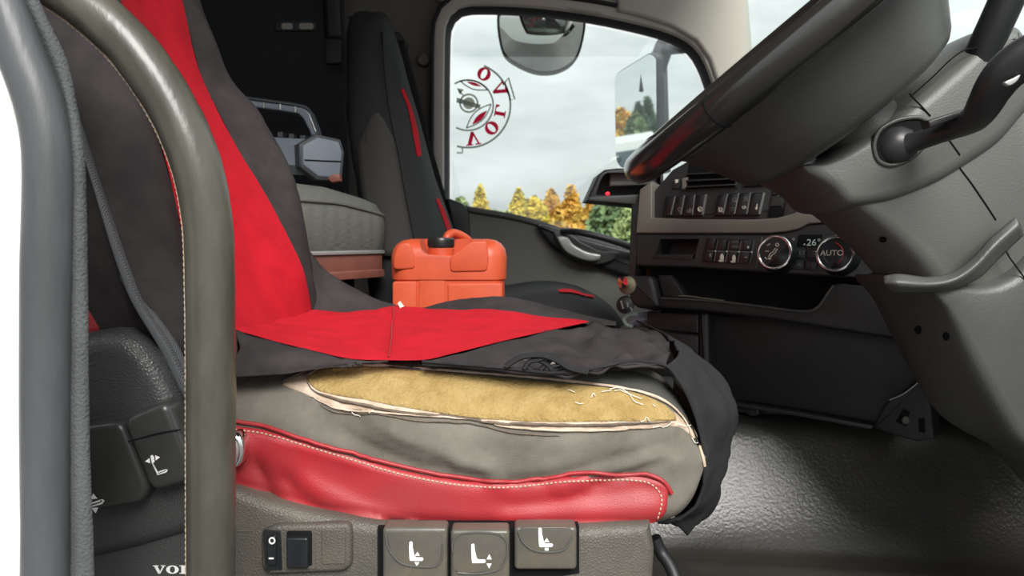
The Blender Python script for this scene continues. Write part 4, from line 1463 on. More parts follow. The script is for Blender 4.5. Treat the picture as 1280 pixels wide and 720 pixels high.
prism('cubby_floor', [(821, 318), (869, 318.5), (867, 326), (816, 324.5)], D, .009, .050, M['dash'], DS, .002, at=.0)
# air vent with slats
prism('vent_back', [(858, 226), (862, 200), (925, 190), (921, 234), (859, 236.5)], D, .0008, .0, M['dark'], DS)
prism('vent_frame', [(854, 224), (861.5, 222), (858.5, 237), (854, 237.5)], D, .008, .0, M['dashtrim'], DS, .002)
prism('vent_frame', [(921, 190), (928, 190), (922, 235), (919, 235)], D, .006, .0, M['dashpanel'], DS, .002)
for (ya, yb) in ((218, 215.5), (226.5, 223.5), (234, 231)):
    prism('vent_slat', [(860, ya), (922, yb), (922, yb+1.8), (860, ya+1.8)], D, .010, .0, M['dashpanel'], DS, .0008)
prism('vent_knob', disc_px(901, 217, 2, 2, 12), D, .016, .0, M['chrome'], DS, .002)
# small controls left of the vent
prism('round_switch_slot', [(841, 228), (853, 224), (850, 236), (841, 236)], D, .003, .0, M['dash'], DS, .001)
prism('vent_tab', [(845, 225), (849, 225), (848, 229), (845, 230)], D, .005, .0, M['ivory'], DS, .001)

def sw(px, parent, m='switch', h=.006, r=.0016, name='rocker_switch'):
    return prism(name, rquad(px, 1.2, 2), D, h, .0, M[m], parent, r, 3)
def dot_geo(x, y, rx, ry, off, n=14):
    return [D.hit(x+rx*math.cos(2*math.pi*k/n), y+ry*math.sin(2*math.pi*k/n), off) for k in range(n)], [tuple(range(n))]
def strokes(lines, off, w, m, parent, name='symbol'):
    V_, F_ = [], []
    for ln in lines:
        pts = [D.hit(x, y, off) for x, y in ln]
        if len(pts) > 1:
            V_, F_ = join_geo((V_, F_), g_tube(pts, w, 5))
    return mk(name, V_, F_, M[m], parent, 0)
def circ(x, y, r, n=10, a0=0, a1=360, ry=None):
    ry = ry or r
    return [(x+r*math.cos(math.radians(a0+(a1-a0)*k/n)), y+ry*math.sin(math.radians(a0+(a1-a0)*k/n))) for k in range(n+1)]
# left bank of four
xt = [834, 846.5, 858, 871, 884.5]; xb = [830, 841, 853.5, 868, 880]
yt = [246, 246, 245, 244, 243.5]
for k in range(4):
    s_ = sw([(xt[k], yt[k]), (xt[k+1]-.8, yt[k+1]), (xb[k+1]-.8, 270.5), (xb[k], 271)], DS)
    prism('switch_edge', [(xt[k+1]-1.4, yt[k+1]), (xt[k+1]-.4, yt[k+1]), (xb[k+1]-.3, 269), (xb[k+1]-1.3, 269)], D, .0066, .0, M['dimprint'], s_, 0)
    if k == 1:
        strokes([circ(849.5, 261.5, 2.2, 8), [(849.5, 264), (849.5, 266)]], .0066, .0005, 'dimprint', s_)
    if k == 2:
        strokes([circ(860.5, 264, 1.6, 8), circ(864, 263, 1.4, 8), [(862.5, 260), (862.5, 266)]], .0066, .0006, 'dimprint', s_)
    if k == 3:
        strokes([circ(875, 261.5, 2.8, 10), [(873.5, 260), (873.5, 263.5)], [(875, 261), (875, 264)]], .0066, .0008, 'ivory', s_)
# right bank of four
xt = [899, 912, 926, 940.5, 957]; xb = [894.5, 906.5, 920.5, 936, 951]
yt = [244, 243, 242, 241.5, 241.5]
for k in range(4):
    s_ = sw([(xt[k], yt[k]), (xt[k+1]-1, yt[k+1]), (xb[k+1]-1, 269.5), (xb[k], 270.5)], DS)
    prism('switch_edge', [(xt[k+1]-1.6, yt[k+1]), (xt[k+1]-.4, yt[k+1]), (xb[k+1]-.4, 268), (xb[k+1]-1.6, 268)], D, .0066, .0, M['dimprint'], s_, 0)
    if k == 0:
        strokes([circ(900.5, 262, 2.4, 8), [(898.5, 259), (900.5, 264), (903, 260)], [(898, 264.5), (904, 264.5)]], .0066, .0007, 'ivory', s_)
    if k == 1:
        strokes([circ(918, 250, 2.4, 9), [(918, 250), (920, 252.5)], [(913, 260), (918.5, 260)], [(913, 262.5), (918.5, 262.5)]], .0066, .0005, 'dimprint', s_)
    if k == 2:
        strokes([[(930, 247), (935, 246.5)], [(929.5, 251), (935.5, 250.5)], [(930, 249), (935, 248.7)]], .0066, .0008, 'dimprint', s_)
        strokes([circ(930, 260, 2.6, 8, 180, 360), circ(930, 260, 1.2, 8)], .0066, .0005, 'ivory', s_)
        strokes([[(923.5, 266), (933, 265.5)]], .0066, .0005, 'bluemark', s_)
    if k == 3:
        strokes([[(946.5, 255), (945, 261)], [(944, 260), (945.5, 262), (947, 259)]], .0066, .0009, 'ivory', s_)
# parking brake switch and mode button above
pbk = sw([(931, 223), (961, 219), (960, 232), (930, 234)], DS, 'dashpanel', .006, .002, 'parking_switch')
strokes([circ(946.5, 225.5, 3.6, 12), [(946, 227.5), (946, 223.5), (947.5, 223.5), (947.5, 225.5), (946, 225.7)]], .0066, .00055, 'dimprint', pbk)
strokes([[(942.5, 231), (949, 230)]], .0066, .0008, 'redmark', pbk, 'red_bar')
sw([(935, 210), (963, 207), (961, 217.5), (933, 221)], DS, 'dashpanel', .007, .002, 'blank_switch')
tube('chrome_edge', [D.hit(x, y, .009) for x, y in ((939, 209.8), (950, 208.3), (962, 207.5))], .0010, M['satin'], DS, 6)
# radio keys beside the column
sw([(968.5, 229), (977, 228), (974, 243), (966, 244)], DS, 'dashpanel', .004, .001, 'radio_key')
sw([(979, 228), (990, 236), (986, 243), (975.5, 243)], DS, 'dashpanel', .004, .001, 'radio_key')
k_ = sw([(965.5, 245.5), (980, 244.5), (978, 258), (963, 258.5)], DS, 'dashpanel', .004, .001, 'radio_key')
strokes([[(972, 244.8), (976.5, 244.6)]], .0046, .0009, 'dimprint', k_)
sw([(962.5, 260), (979.5, 259.5), (977.5, 273.5), (960.5, 275)], DS, 'dark', .003, .0006, 'radio_display')
k_ = sw([(983.5, 249), (1000, 253), (996, 268), (979.5, 273)], DS, 'dashpanel', .004, .001, 'radio_key')
mk('key_dot', *dot_geo(992, 254, 1.1, 1.3, .0047), M['dimprint'], k_, 0)
k_ = sw([(984, 240.5), (997, 247), (996, 248.5), (983, 248)], DS, 'switch', .003, .0005, 'radio_key')
mk('key_dot', *dot_geo(972.5, 234, 1, 1.6, .0047), M['dimprint'], DS, 0)
mk('key_dot', *dot_geo(982, 234, 1, 1.2, .0047), M['dimprint'], DS, 0)

# lower bank of eight keys
xs_t = [886.5, 898.5, 912.5, 927.5, 943.5]; xs_m = [884, 896, 910.5, 925.5, 941.5]; xs_b = [881, 893.5, 907.5, 922.5, 938]
for k in range(4):
    a_ = sw([(xs_t[k], 299+k*.5), (xs_t[k+1]-.8, 299.5+k*.5), (xs_m[k+1]-.8, 313.6+k*.4), (xs_m[k], 313+k*.4)], DS, 'switch', .0125, .001, 'heater_key')
    b_ = sw([(xs_m[k], 314.4+k*.4), (xs_m[k+1]-.8, 314.8+k*.4), (xs_b[k+1]-.8, 328.5+k*.8), (xs_b[k], 327.6+k*.8)], DS, 'switch', .0125, .001, 'heater_key')
    strokes([[(xs_m[k]+.5, 313.4+k*.4), (xs_m[k+1]-3, 313.8+k*.4)]], .0125, .0006, 'dimprint', a_)
    mk('key_dot', *dot_geo(xs_m[k+1]-1.8, 313.8+k*.4, .9, .9, .0134), M['white'], a_, 0)
    strokes([[(xs_t[k+1]-.9, 300+k*.5), (xs_m[k+1]-.9, 312+k*.4)]], .0125, .0004, 'dimprint', a_, 'key_edge')
    strokes([[(xs_m[k+1]-.9, 315+k*.4), (xs_b[k+1]-.9, 327+k*.8)]], .0125, .0005, 'dimprint', b_, 'key_edge')
    if k == 0:
        mk('seat_heat_symbol', *dot_geo(888, 319, 1.4, 2.4, .0131), M['dimprint'], b_, 0)
    if k == 1:
        V_, F_ = join_geo(dot_geo(902.4, 322, 2.5, 5, .0131), dot_geo(901.5, 326, 3.6, 1.4, .0131))
        mk('seat_heat_symbol', V_, F_, M['ivory'], b_, 0)
    if k == 2:
        strokes([[(915, 302.8), (924.5, 303)]], .0131, .0004, 'dimprint', a_)
        o_ = D.hit(919.8, 308.5, .0131)
        mk('key_word', *text_geo('HOLD', .0062, o_, tdir, dup_, dn), M['dimprint'], a_, 0)
        V_, F_ = join_geo(dot_geo(917.4, 323, 2.3, 4.6, .0131), dot_geo(916.3, 327, 3.3, 1.3, .0131))
        mk('seat_heat_symbol', V_, F_, M['ivory'], b_, 0)
    if k == 3:
        mk('key_dot', *dot_geo(935, 309, 1.2, 1.5, .0131), M['ivory'], a_, 0)
        strokes([[(931, 321.6), (933.8, 321.7)]], .0131, .0007, 'ivory', b_)
tube('panel_seam', [D.hit(952.8, 296, .0085), D.hit(944.5, 337, .0085)], .0006, M['dimprint'], DS, 5)

# climate knobs
def knob(x, y, rx, ry):
    c0 = D.hit(x+6, y+3, .008)
    c1 = D.hit(x, y, .030)
    r0 = ry/F*c1.y*1.01
    ax = (c1-c0).normalized()
    kb = thing('climate_knob', c0 - Vector(DS.location))
    kb.parent = DS
    mk('knob_body', *g_lathe([(r0*1.20, -.004), (r0*1.14, .004), (r0*1.02, (c1-c0).length*.9), (r0*.95, (c1-c0).length)], c0, ax, 36), M['switch'], kb, 50)
    u = dn.cross(Vector((0, 0, 1))).normalized(); w = dn.cross(u).normalized()
    rg = [c1 + (u*math.cos(a)+w*math.sin(a))*r0*.97 for a in np.linspace(0, 2*math.pi, 41)[:-1]]
    mk('knob_ring', *g_tube(rg, .0030, 8, True), M['chrome'], kb, 60)
    V_ = [c1 + dn*.0006 + (u*math.cos(a)+w*math.sin(a))*r0*.92 for a in np.linspace(0, 2*math.pi, 33)[:-1]]
    mk('knob_face', V_, [tuple(range(32))], M['switch'], kb, 0)
    return kb, c1, r0
k1, c1, r1_ = knob(968, 315.5, 19.5, 20.5)
offk = (c1-D.p).dot(D.n) + .0012
strokes([circ(971.5, 306, 1.9, 10), [(972, 310.5), (968.5, 316.5), (965, 319), (962, 323.5)], [(969.5, 310), (966, 315), (962.5, 317), (961, 321)], circ(962, 322.3, 1.6, 6, 20, 180),
         [(959, 307), (962.5, 304.5)], [(957, 314), (961, 314)], [(956, 321.5), (958.5, 324)]], offk, .0008, 'ivory', k1, 'airflow_symbol')
k2, c2_, r2_ = knob(1043.5, 317, 19.5, 21.5)
offk = (c2_-D.p).dot(D.n) + .0012
mk('knob_word', *text_geo('AUTO', .0135, D.hit(1040, 316.5, offk), tdir, dup_, dn), M['ivory'], k2, 0)
strokes([circ(1041.5, 317, 12.5, 14, -80, 60, 13.5)], offk, .0007, 'redmark', k2, 'warm_arc')
strokes([circ(1041.5, 317, 12.5, 14, 120, 260, 13.5)], offk, .0006, 'bluemark', k2, 'cool_arc')
mk('indicator_dot', *dot_geo(992, 299, 1.8, 1.8, .0088), M['dimprint'], DS, 0)
mk('indicator_dot', *dot_geo(1037, 297, 1, 1, .0088), M['dimprint'], DS, 0)
# display and four keys between the knobs
dsp = sw([(1000.5, 294.5), (1030, 294), (1027.5, 309.5), (998, 309.5)], DS, 'dark', .0095, .0004, 'climate_display')
mk('digits', *text_geo('26°', .0165, D.hit(1017, 303.5, .0105), tdir*1.05, dup_, dn), M['lcd'], dsp, 0)
mk('digit_dot', *dot_geo(1005.5, 305.5, 1.0, 1.0, .0105), M['lcd'], dsp, 0)
for q, sy in (([(997, 311), (1010.5, 311), (1008.5, 323.5), (994.5, 323.5)], [[(1000, 313.5), (999.5, 317.5), (1001, 318)], [(1004, 313.5), (1005, 314), (1004, 318)]]),
              ([(1011.5, 311), (1026.5, 311), (1024.5, 323.5), (1009.5, 323.5)], [[(1015.5, 314.5), (1021, 314.2), (1019.5, 317.5), (1016.5, 317.5)]]),
              ([(994, 325.5), (1008, 325.5), (1006.5, 337.5), (992.5, 337.5)], [[(997, 332), (998.5, 329), (999.5, 332)], [(1002, 329), (1000.5, 330.5), (1001.5, 332)]]),
              ([(1009, 325.5), (1024, 325.5), (1022.5, 338.5), (1007.5, 338)], [[(1014, 329), (1018, 329)], [(1014.5, 331), (1017, 331)], [(1014, 333), (1016.5, 333)]])):
    k_ = sw(q, DS, 'switch', .0110, .0007, 'climate_key')
    strokes(sy, .0116, .0005, 'dimprint', k_)

# tray under the climate panel
prism('tray_back', [(805, 334), (870, 333), (1075, 346), (1080, 400), (820, 390)], D, -.085, .02, M['dark'], DS)
fas = [(826, 373), (862, 374.5), (905, 378), (960, 384.5), (1000, 389.5), (1016, 388), (1026, 380), (1035, 366), (1042, 357), (1054, 355), (1110, 362), (1150, 372), (1165, 430), (1145, 426), (1100, 420), (960, 398), (880, 389), (828, 385)]
prism('tray_fascia', fas, D, .012, .05, M['dash'], DS, .004)
lipp = [(826, 373), (862, 374.5), (905, 378), (960, 384.5), (1000, 389.5), (1016, 388), (1026, 380), (1035, 366), (1042, 357)]
net('tray_floor', [[D.hit(x, y, .010) for x, y in lipp], [D.hit(x*.98+14, y-6, -.075) for x, y in lipp]], 30, 6, M['dash'], DS)
tube('tray_lip', V3(cr([D.hit(x, y, .013) for x, y in lipp], 40)), .0028, M['column'], DS, 8)
tube('tray_wear', V3(cr([D.hit(x, y-1.2, .0135) for x, y in ((848, 371), (862, 371.5), (880, 374), (905, 377))], 14)), .0012, M['brass'], DS, 5)
prism('tray_end', rquad([(788, 346), (818, 346), (822, 352), (829, 384), (802, 386), (794, 378)], 4), D, .022, .06, M['dashpanel'], DS, .008)
prism('tray_side', [(823, 344), (840, 344), (858, 372), (830, 372)], D, .004, .05, M['dash'], DS, .003)
# side post and its lower edge by the passenger side
prism('side_post', [(789, 254), (798, 252), (797, 292), (794, 348), (785, 347)], D, .0, .03, M['dashpanel'], DS, .003)
prism('side_slot', [(799, 262), (803, 262), (799, 345), (795, 345)], D, .004, .03, M['dark'], DS, .001)
# drawers and knee panel
D2 = Plane(D.hit(850, 420, -.035), dn)
for q in (((812, 389), (876, 393), (876, 417), (812, 411)), ((812, 413), (876, 419.5), (876, 470), (812, 470))):
    prism('drawer_front', rquad(q, 2), D2, .012, .06, M['dashpanel'], DS, .003)
prism('centre_post', rquad([(877.5, 389), (890, 391), (890, 505), (877.5, 503)], 2), D2, .016, .06, M['dashpanel'], DS, .006)
kneeP = [(884, 385), (960, 392), (1100, 412), (1180, 424), (1185, 470), (1150, 478), (1118, 505), (1096, 531), (1000, 514), (912, 501), (884, 496)]
D3 = Plane(D.hit(960, 450, -.055), (dn + Vector((0, 0, -.10))).normalized())
prism('knee_panel', kneeP, D3, .0, .05, M['dash'], DS, .008)
prism('knee_ledge', [(912, 500), (1000, 513), (1096, 530), (1092, 534.5), (1000, 518), (912, 504.5)], D3, .022, .05, M['dashpanel'], DS, .002)
prism('hinge_bracket', rquad([(915, 499), (934, 503), (950, 506), (951, 518), (940, 520), (934, 515), (916, 515)], 3), D3, .012, .03, M['dash'], DS, .003)
brk = prism('corner_bracket', rquad([(1112, 500), (1135, 487), (1156, 470), (1168, 482), (1172, 545), (1150, 549), (1122, 541), (1096, 531)], 3), D3, .03, .02, M['dash'], DS, .005)
prism('bracket_hole', [(1124, 524), (1134, 508), (1142, 512), (1138, 530)], D3, .0305, .0, M['dark'], brk, .0002)
prism('bracket_hole', [(1152, 520), (1160, 519), (1161, 538), (1153, 537)], D3, .0305, .0, M['dark'], brk, .0002)
prism('bracket_stud', disc_px(1137, 522, 5, 5, 14), D3, .034, .0, M['columnlt'], brk, .002)
tube('bracket_edge', V3(cr([D3.hit(x, y, .031) for x, y in ((1112, 500), (1128, 493), (1142, 483), (1156, 470))], 14)), .0012, M['satin'], DS, 6)
# dash top on the driver's right and instrument hood
mk('instrument_hood', *g_prism([Vector((x, 0, z)) + Vector((0, .64, 0)) for x, z in ((.80, H+.05), (.80, H+.13), (.86, H+.17), (1.02, H+.17), (1.02, H-.05), (.84, H-.05))], (0, -1, 0), 0, .62, .012, 3), M['dash'], DS, 40)

# phone tray with a red light at the far end of the dash top
TR = thing('gadget_tray', P(770, 250, 1.56), 'black hooded tray with a red light at the far dash end', 'tray')
TP = YP(1.56)
hood_o = [(733, 251), (742, 232), (748, 218), (756, 212), (772, 210), (815, 211), (830, 214), (830, 258), (800, 258)]
hood = prism('hood', hood_o, TP, .0, .10, M['dash'], TR, .006)
boolean_cut(hood, g_prism([TP.hit(x, y) for x, y in rquad([(744, 244), (752, 222), (758, 216), (826, 215), (826, 244)], 3)], TP.n, .03, .075))
prism('shelf_lip', [(736, 246), (804, 243), (804, 257), (734, 251.5)], TP, .012, .02, M['dashpanel'], TR, .003)
prism('divider', [(762, 216), (822, 214), (822, 231), (762, 233)], YP(1.585), .0, .01, M['columnlt'], TR, .004)
prism('red_light', disc_px(759.5, 242, 2.4, 2.0, 12), TP, .004, .004, M['led'], TR, .001)

# bunch of keys hanging at the dash end
KY = thing('key_bunch', P(784, 392, 1.53), 'keys on dull metal fobs hanging at the dash end', 'keys')
mk('fob', *g_lathe([(.0, -.006), (.017, -.006), (.019, -.002), (.019, .004), (.012, .008), (0, .008)], P(785, 357, 1.50), (-.6, -.8, .1), 20), M['brass'], KY, 40)
mk('fob', *g_lathe([(.0, -.006), (.010, -.006), (.012, .006), (0, .008)], P(780, 353, 1.49), (-.6, -.8, .1), 16), M['chrome'], KY, 40)
mk('key_head', *g_lathe([(.0, -.005), (.017, -.004), (.019, .002), (.014, .006), (0, .006)], P(782, 381, 1.50), (-.4, -.9, .2), 18), M['stalk'], KY, 40)
for a, b in (((776, 376), (779, 386)), ((784, 378), (785, 384)), ((788, 384), (790, 388))):
    tube('key_blade', [P(*a, 1.485), P(*b, 1.485)], .0018, M['satin'], KY, 6)

# pale lilac cloth and mint cup in the lower slot
LC = thing('cloth_bundle', P(797, 408, 1.56), 'crumpled pale lilac cloth beside the dash drawers', 'cloth')
v, f = g_net([[(786, 400, 1.56), (797, 390, 1.56), (812, 388, 1.57), (820, 388, 1.58)], [(786, 404, 1.53), (798, 399, 1.52), (812, 399, 1.53), (820, 400, 1.55)], [(786, 410, 1.55), (798, 409, 1.55), (812, 410, 1.56), (820, 411, 1.57)]], 24, 16, lambda p, s, t: .003*noise.noise(p*60))
lcm = mk('cloth', v, f, M['bottle'], LC, 180)
md = lcm.modifiers.new('thickness', 'SOLIDIFY'); md.thickness = .004
mk('rolled_edge', *g_tube(ppath([(796, 392, 1.525), (786, 393, 1.52), (780, 398, 1.52), (783, 405, 1.52), (790, 408, 1.525)], 20), [.004]*20, 10), M['bottlecap'], LC, 60)

# ================================================================== STEERING
SW = thing('steering_wheel', P(1040, 120, .95), 'glossy black leather steering wheel tilted over its hub', 'steering wheel')
aw = math.radians(40.5)
wu = Vector((math.cos(aw), 0, math.sin(aw))); wv = Vector((0, 1, 0)); wn = Vector((-math.sin(aw), 0, math.cos(aw)))
RW = .235
left_end = P(789, 221, .95)
WC = left_end + wu*(RW + .019) 
def wheel_pt(a, r=RW, h=0):
    return WC + wu*(r*math.cos(a)) + wv*(r*math.sin(a)) + wn*h
rimp = [wheel_pt(2*math.pi*k/96) for k in range(96)]
mk('rim', *g_tube(rimp, .0205, 20, True), M['rim'], SW, 60)
# joint rings where rim segments meet
def px_of(p):
    d = p-CAM
    fw = d.y*CP - d.z*SP; u_ = d.y*SP + d.z*CP
    return 640+F*d.x/fw, 360-F*u_/fw
best = min([2*math.pi*k/720 for k in range(360, 720)], key=lambda a: abs(px_of(wheel_pt(a))[0]-898))
for a in (best, math.pi*2-best):
    c = wheel_pt(a); t = (wheel_pt(a+.01)-wheel_pt(a-.01)).normalized()
    u_ = t.cross(wn).normalized()
    mk('rim_joint', *g_tube([c + (u_*math.cos(b)+wn*math.sin(b))*.0206 for b in np.linspace(0, 2*math.pi, 33)[:-1]], .0009, 6, True), M['dark'], SW, 60)
# hub bowl under the rim and spokes
V, Fc = [], []
prof = [(.205, -.006), (.200, -.016), (.185, -.032), (.172, -.055), (.158, -.082), (.147, -.104), (.140, -.112), (.125, -.118), (.06, -.119)]
N_ = 48
for r_, h_ in prof:
    for k in range(N_):
        a = 2*math.pi*k/N_
        V.append(wheel_pt(a, r_*(1+.0*math.cos(a)), h_))
for i in range(len(prof)-1):
    for k in range(N_):
        l = (k+1) % N_
        Fc.append((i*N_+k, i*N_+l, (i+1)*N_+l, (i+1)*N_+k))
Fc.append(tuple((len(prof)-1)*N_+k for k in range(N_)))
V += [wheel_pt(2*math.pi*k/N_, .195, .006) for k in range(N_)]
b_ = len(prof)*N_
for k in range(N_):
    l = (k+1) % N_
    Fc.append((k, l, b_+l, b_+k))
Fc.append(tuple(b_+k for k in range(N_)))
mk('hub', V, Fc, M['column'], SW, 50)
for a in (math.radians(200), math.radians(160), math.radians(20), math.radians(-20)):
    p0, p1 = wheel_pt(a, .19, -.008), wheel_pt(a, .232, 0)
    mk('spoke', *g_tube([p0, (p0+p1)/2, p1], [.022, .020, .018], 10), M['column'], SW, 60)

mk('column_neck', *g_lathe([(.05, -.10), (.055, -.112), (.055, -.15)], WC, wn, 32), M['column'], SW, 50)
CO = thing('steering_column', P(1200, 560, 1.0), 'charcoal steering column with moulded shrouds and two stalks', 'steering column')
UP = YP(.885)
ups = [(966, 216), (995, 207), (1033, 181), (1082, 144), (1131, 102), (1177, 62), (1200, 48), (1226, 48), (1246, 84), (1252, 112), (1249, 139), (1228, 168), (1203, 196), (1165, 222), (1130, 242), (1080, 261), (1040, 267), (1018, 266), (1000, 247)]
USH = mk('upper_shroud', *g_pillow([P(x, y, .975) for x, y in spx(ups, 90)], (0, -1, 0), .09, .030), M['columnlt'], CO, 50)
hole = rquad([(1091, 183), (1098, 162), (1122, 149), (1150, 146), (1166, 156), (1160, 178), (1136, 201), (1112, 208), (1097, 202)], 14, 4)
hr = V3(cr([UP.hit(x, y, .0005) for x, y in hole], 50, True))
mk('stalk_bezel', *g_tube(hr, .0028, 8, True), M['column'], CO, 60)
prism('stalk_well', hole, UP, .0004, .002, M['dark'], CO)
# seam line between front and rear halves
tube('shroud_seam', [UP.hit(x, y, .0004) for x, y in ((1137, 117), (1143, 124), (1152, 133), (1163, 145))], .0011, M['dark'], CO, 6)
tube('shroud_seam', [UP.hit(x, y, .0002) for x, y in ((1184, 172), (1193, 184), (1200, 194))], .0011, M['dark'], CO, 6)
tube('upper_seam', V3(cr([UP.hit(x, y, -.001) for x, y in ((1138, 121), (1165, 97), (1190, 73), (1207, 62), (1224, 60))], 14)), .0009, M['dark'], CO, 6)
MPn = YP(.897)
mids = [(1018, 256), (1024, 238), (1050, 216), (1100, 200), (1180, 140), (1236, 95), (1254, 140), (1260, 190), (1268, 254), (1275, 330), (1262, 410), (1183, 410), (1136, 385), (1116, 350), (1076, 306), (1036, 270)]
LSH = mk('lower_shroud', *g_pillow([P(x, y, .975) for x, y in spx(mids, 70)], (0, -1, 0), .078, .028), M['columnlt'], CO, 50)
tube('shroud_seam', [MPn.hit(x, y, .0004) for x, y in ((1196, 205), (1215, 230), (1232, 255), (1245, 275))], .0010, M['dark'], CO, 6)
def screw_holes(part, spots):
    s_ = Surf(part)
    for x, y, rx, ry in spots:
        pts = [s_.hit(*q, .0006) for q in disc_px(x, y, rx, ry, 14)]
        if all(p is not None for p in pts):
            mk('screw_hole', pts, [tuple(range(14))], M['dark'], CO, 0)
screw_holes(LSH, ((1104, 299, 5, 4),))
PD = YP(.880)
peds = [(1105, 344), (1122, 343), (1160, 346), (1188, 341), (1212, 325), (1238, 297), (1272, 268), (1340, 300), (1440, 620), (1340, 640), (1285, 586), (1261, 567), (1211, 539), (1183, 500), (1147, 433), (1121, 372), (1109, 361)]
PDS = mk('column_pedestal', *g_pillow([P(x, y, .975) for x, y in spx(peds, 80)], (0, -1, 0), .095, .026), M['column'], CO, 50)
net('pedestal_lip', [[(1104, 345, .875), (1122, 342, .870), (1160, 346, .868), (1188, 341, .868), (1212, 325, .868), (1238, 297, .870), (1270, 270, .872)],
                     [(1106, 354, .870), (1122, 354, .860), (1162, 356, .858), (1192, 351, .858), (1218, 335, .858), (1244, 308, .860), (1276, 281, .866)],
                     [(1112, 364, .876), (1124, 366, .870), (1166, 366, .870), (1198, 360, .872), (1226, 346, .874), (1252, 320, .876), (1280, 294, .878)]], 50, 12, M['column'], CO, None, .012)
screw_holes(PDS, ((1148, 412, 4.5, 5.5), (1183, 420, 4.5, 5.5)))
tube('pedestal_seam', [PD.hit(x, y, .0004) for x, y in ((1247, 294), (1262, 322), (1290, 360))], .0010, M['dark'], CO, 6)
# right hand stalk: ball joint, arm, flat paddle
SKM = M['stalk']
mk('stalk_ball', *g_lathe([(.0, -.026), (.014, -.022), (.022, -.012), (.0255, 0), (.022, .012), (.014, .022), (0, .026)], P(1118, 183, .895), (.8, -.55, .2), 24), SKM, CO, 70)
sp_ = [(1120, 184, .885), (1145, 177, .87), (1172, 168, .85), (1200, 158, .825), (1220, 146, .80), (1232, 128, .78), (1242, 110, .765), (1258, 90, .75), (1285, 70, .735), (1320, 55, .72)]
sr = [.0135, .0115, .0110, .0115, .0145, .0175, .0190, .0200, .0205, .0200]
spth = ppath(sp_, 40)
srad = [float(np.interp(k/39*9, range(10), sr)) for k in range(40)]
v, f = g_tube(spth, srad, 16)
v = [p + Vector((0, (spth[i//16].y-p.y)*.35, 0)) for i, p in enumerate(v)]
mk('wiper_stalk', v, f, SKM, CO, 60)
mk('stalk_step', *g_prism([YP(.812).hit(x, y) for x, y in ((1160, 150), (1212, 134), (1214, 142), (1163, 160))], (0, -1, 0), 0, .015, .003, 3), SKM, CO, 40)
prism('stalk_slot', spx([(1256, 103), (1268, 97), (1276, 93), (1272, 101), (1262, 107)], 20), YP(.728), .0, .004, M['satin'], CO, .001)
# stalk behind, pointing up
mk('stalk_ball', *g_lathe([(.0, -.020), (.012, -.017), (.019, -.006), (.020, .004), (.014, .014), (0, .018)], P(1210, 102, .905), (.7, -.3, .6), 20), M['column'], CO, 70)
mk('upper_stalk', *g_tube(ppath([(1216, 100, .905), (1226, 70, .90), (1240, 40, .89), (1256, 5, .88), (1275, -40, .87)], 16), [.013, .015, .017, .018] + [.019]*12, 14), M['rubber'], CO, 60)

# ================================================================== STICKER ON THE WINDOW
SK = thing('window_sticker', P(590, 184, 2.325), 'round red lettered sticker on the rear edge of the window', 'sticker')
SPn = YP(2.3265)
CXs, CYs = 585.0, 131.5
def clip_run(pts, xmin=566.5):
    runs, cur = [], []
    for q in pts:
        if q[0] >= xmin: cur.append(q)
        else:
            if len(cur) > 1: runs.append(cur)
            cur = []
    if len(cur) > 1: runs.append(cur)
    return runs
def sticker_line(pts, w, m, name='ring_line'):
    V_, F_ = [], []
    for run in clip_run(pts):
        W_ = [SPn.hit(*q) for q in run]
        n = len(W_)
        k0 = len(V_)
        for i in range(n):
            t = (W_[min(i+1, n-1)] - W_[max(i-1, 0)]).normalized()
            s = t.cross(Vector((0, 1, 0))).normalized()*w
            V_ += [W_[i]+s, W_[i]-s]
        F_ += [(k0+2*i, k0+2*i+1, k0+2*i+3, k0+2*i+2) for i in range(n-1)]
    if F_:
        return mk(name, V_, F_, m, SK, 0)
sticker_line(circ(CXs, CYs, 53, 60, -68, 105), .0030, M['stickgrey'])
sticker_line(circ(CXs, CYs, 31.5, 60, -122, 118), .0026, M['stickgrey'])
# letters round the ring, read from outside
for ch, x, y in (('O', 605, 92.5), ('V', 624, 112), ('L', 625.5, 139), ('O', 614.5, 160), ('V', 591, 173)):
    d = Vector((x-CXs, y-CYs)).normalized()
    rv = (d.y, -d.x)            # reading direction: counter-clockwise in the photo
    if ch == 'O':
        w_, h_ = 17, 17
    elif ch == 'L':
        w_, h_ = 16, 14
    else:
        w_, h_ = 19, 17
    mk('letter', *glyph(ch, x, y, w_, h_, SPn, 0, (rv[0], rv[1]), (d.x, d.y)), M['stickred'], SK, 0)
# lens shapes
def lens(a, b, bulge, w):
    a, b = Vector(a), Vector(b)
    t = (b-a); nrm_ = Vector((-t.y, t.x)).normalized()
    up_ = [a + t*k/12 + nrm_*bulge*math.sin(math.pi*k/12) for k in range(13)]
    dn_ = [a + t*k/12 - nrm_*bulge*math.sin(math.pi*k/12) for k in range(13)]
    return up_, dn_
for a, b, bl in (((575, 101), (610, 112), 5), ((583, 160), (614, 130), 6.5)):
    u1, d1 = lens(a, b, bl, 0)
    sticker_line([(p.x, p.y) for p in u1], .0020, M['stickgrey'], 'lens_line')
    sticker_line([(p.x, p.y) for p in d1], .0020, M['stickgrey'], 'lens_line')
for a, b, bl in (((583, 102), (602, 108), 2.0), ((590, 156), (609, 138), 3.4)):
    u1, d1 = lens(a, b, bl, 0)
    pts = u1 + d1[-2:0:-1]
    mk('red_lens', [SPn.hit(p.x, p.y) for p in pts], [tuple(range(len(pts)))], M['stickred'], SK, 0)
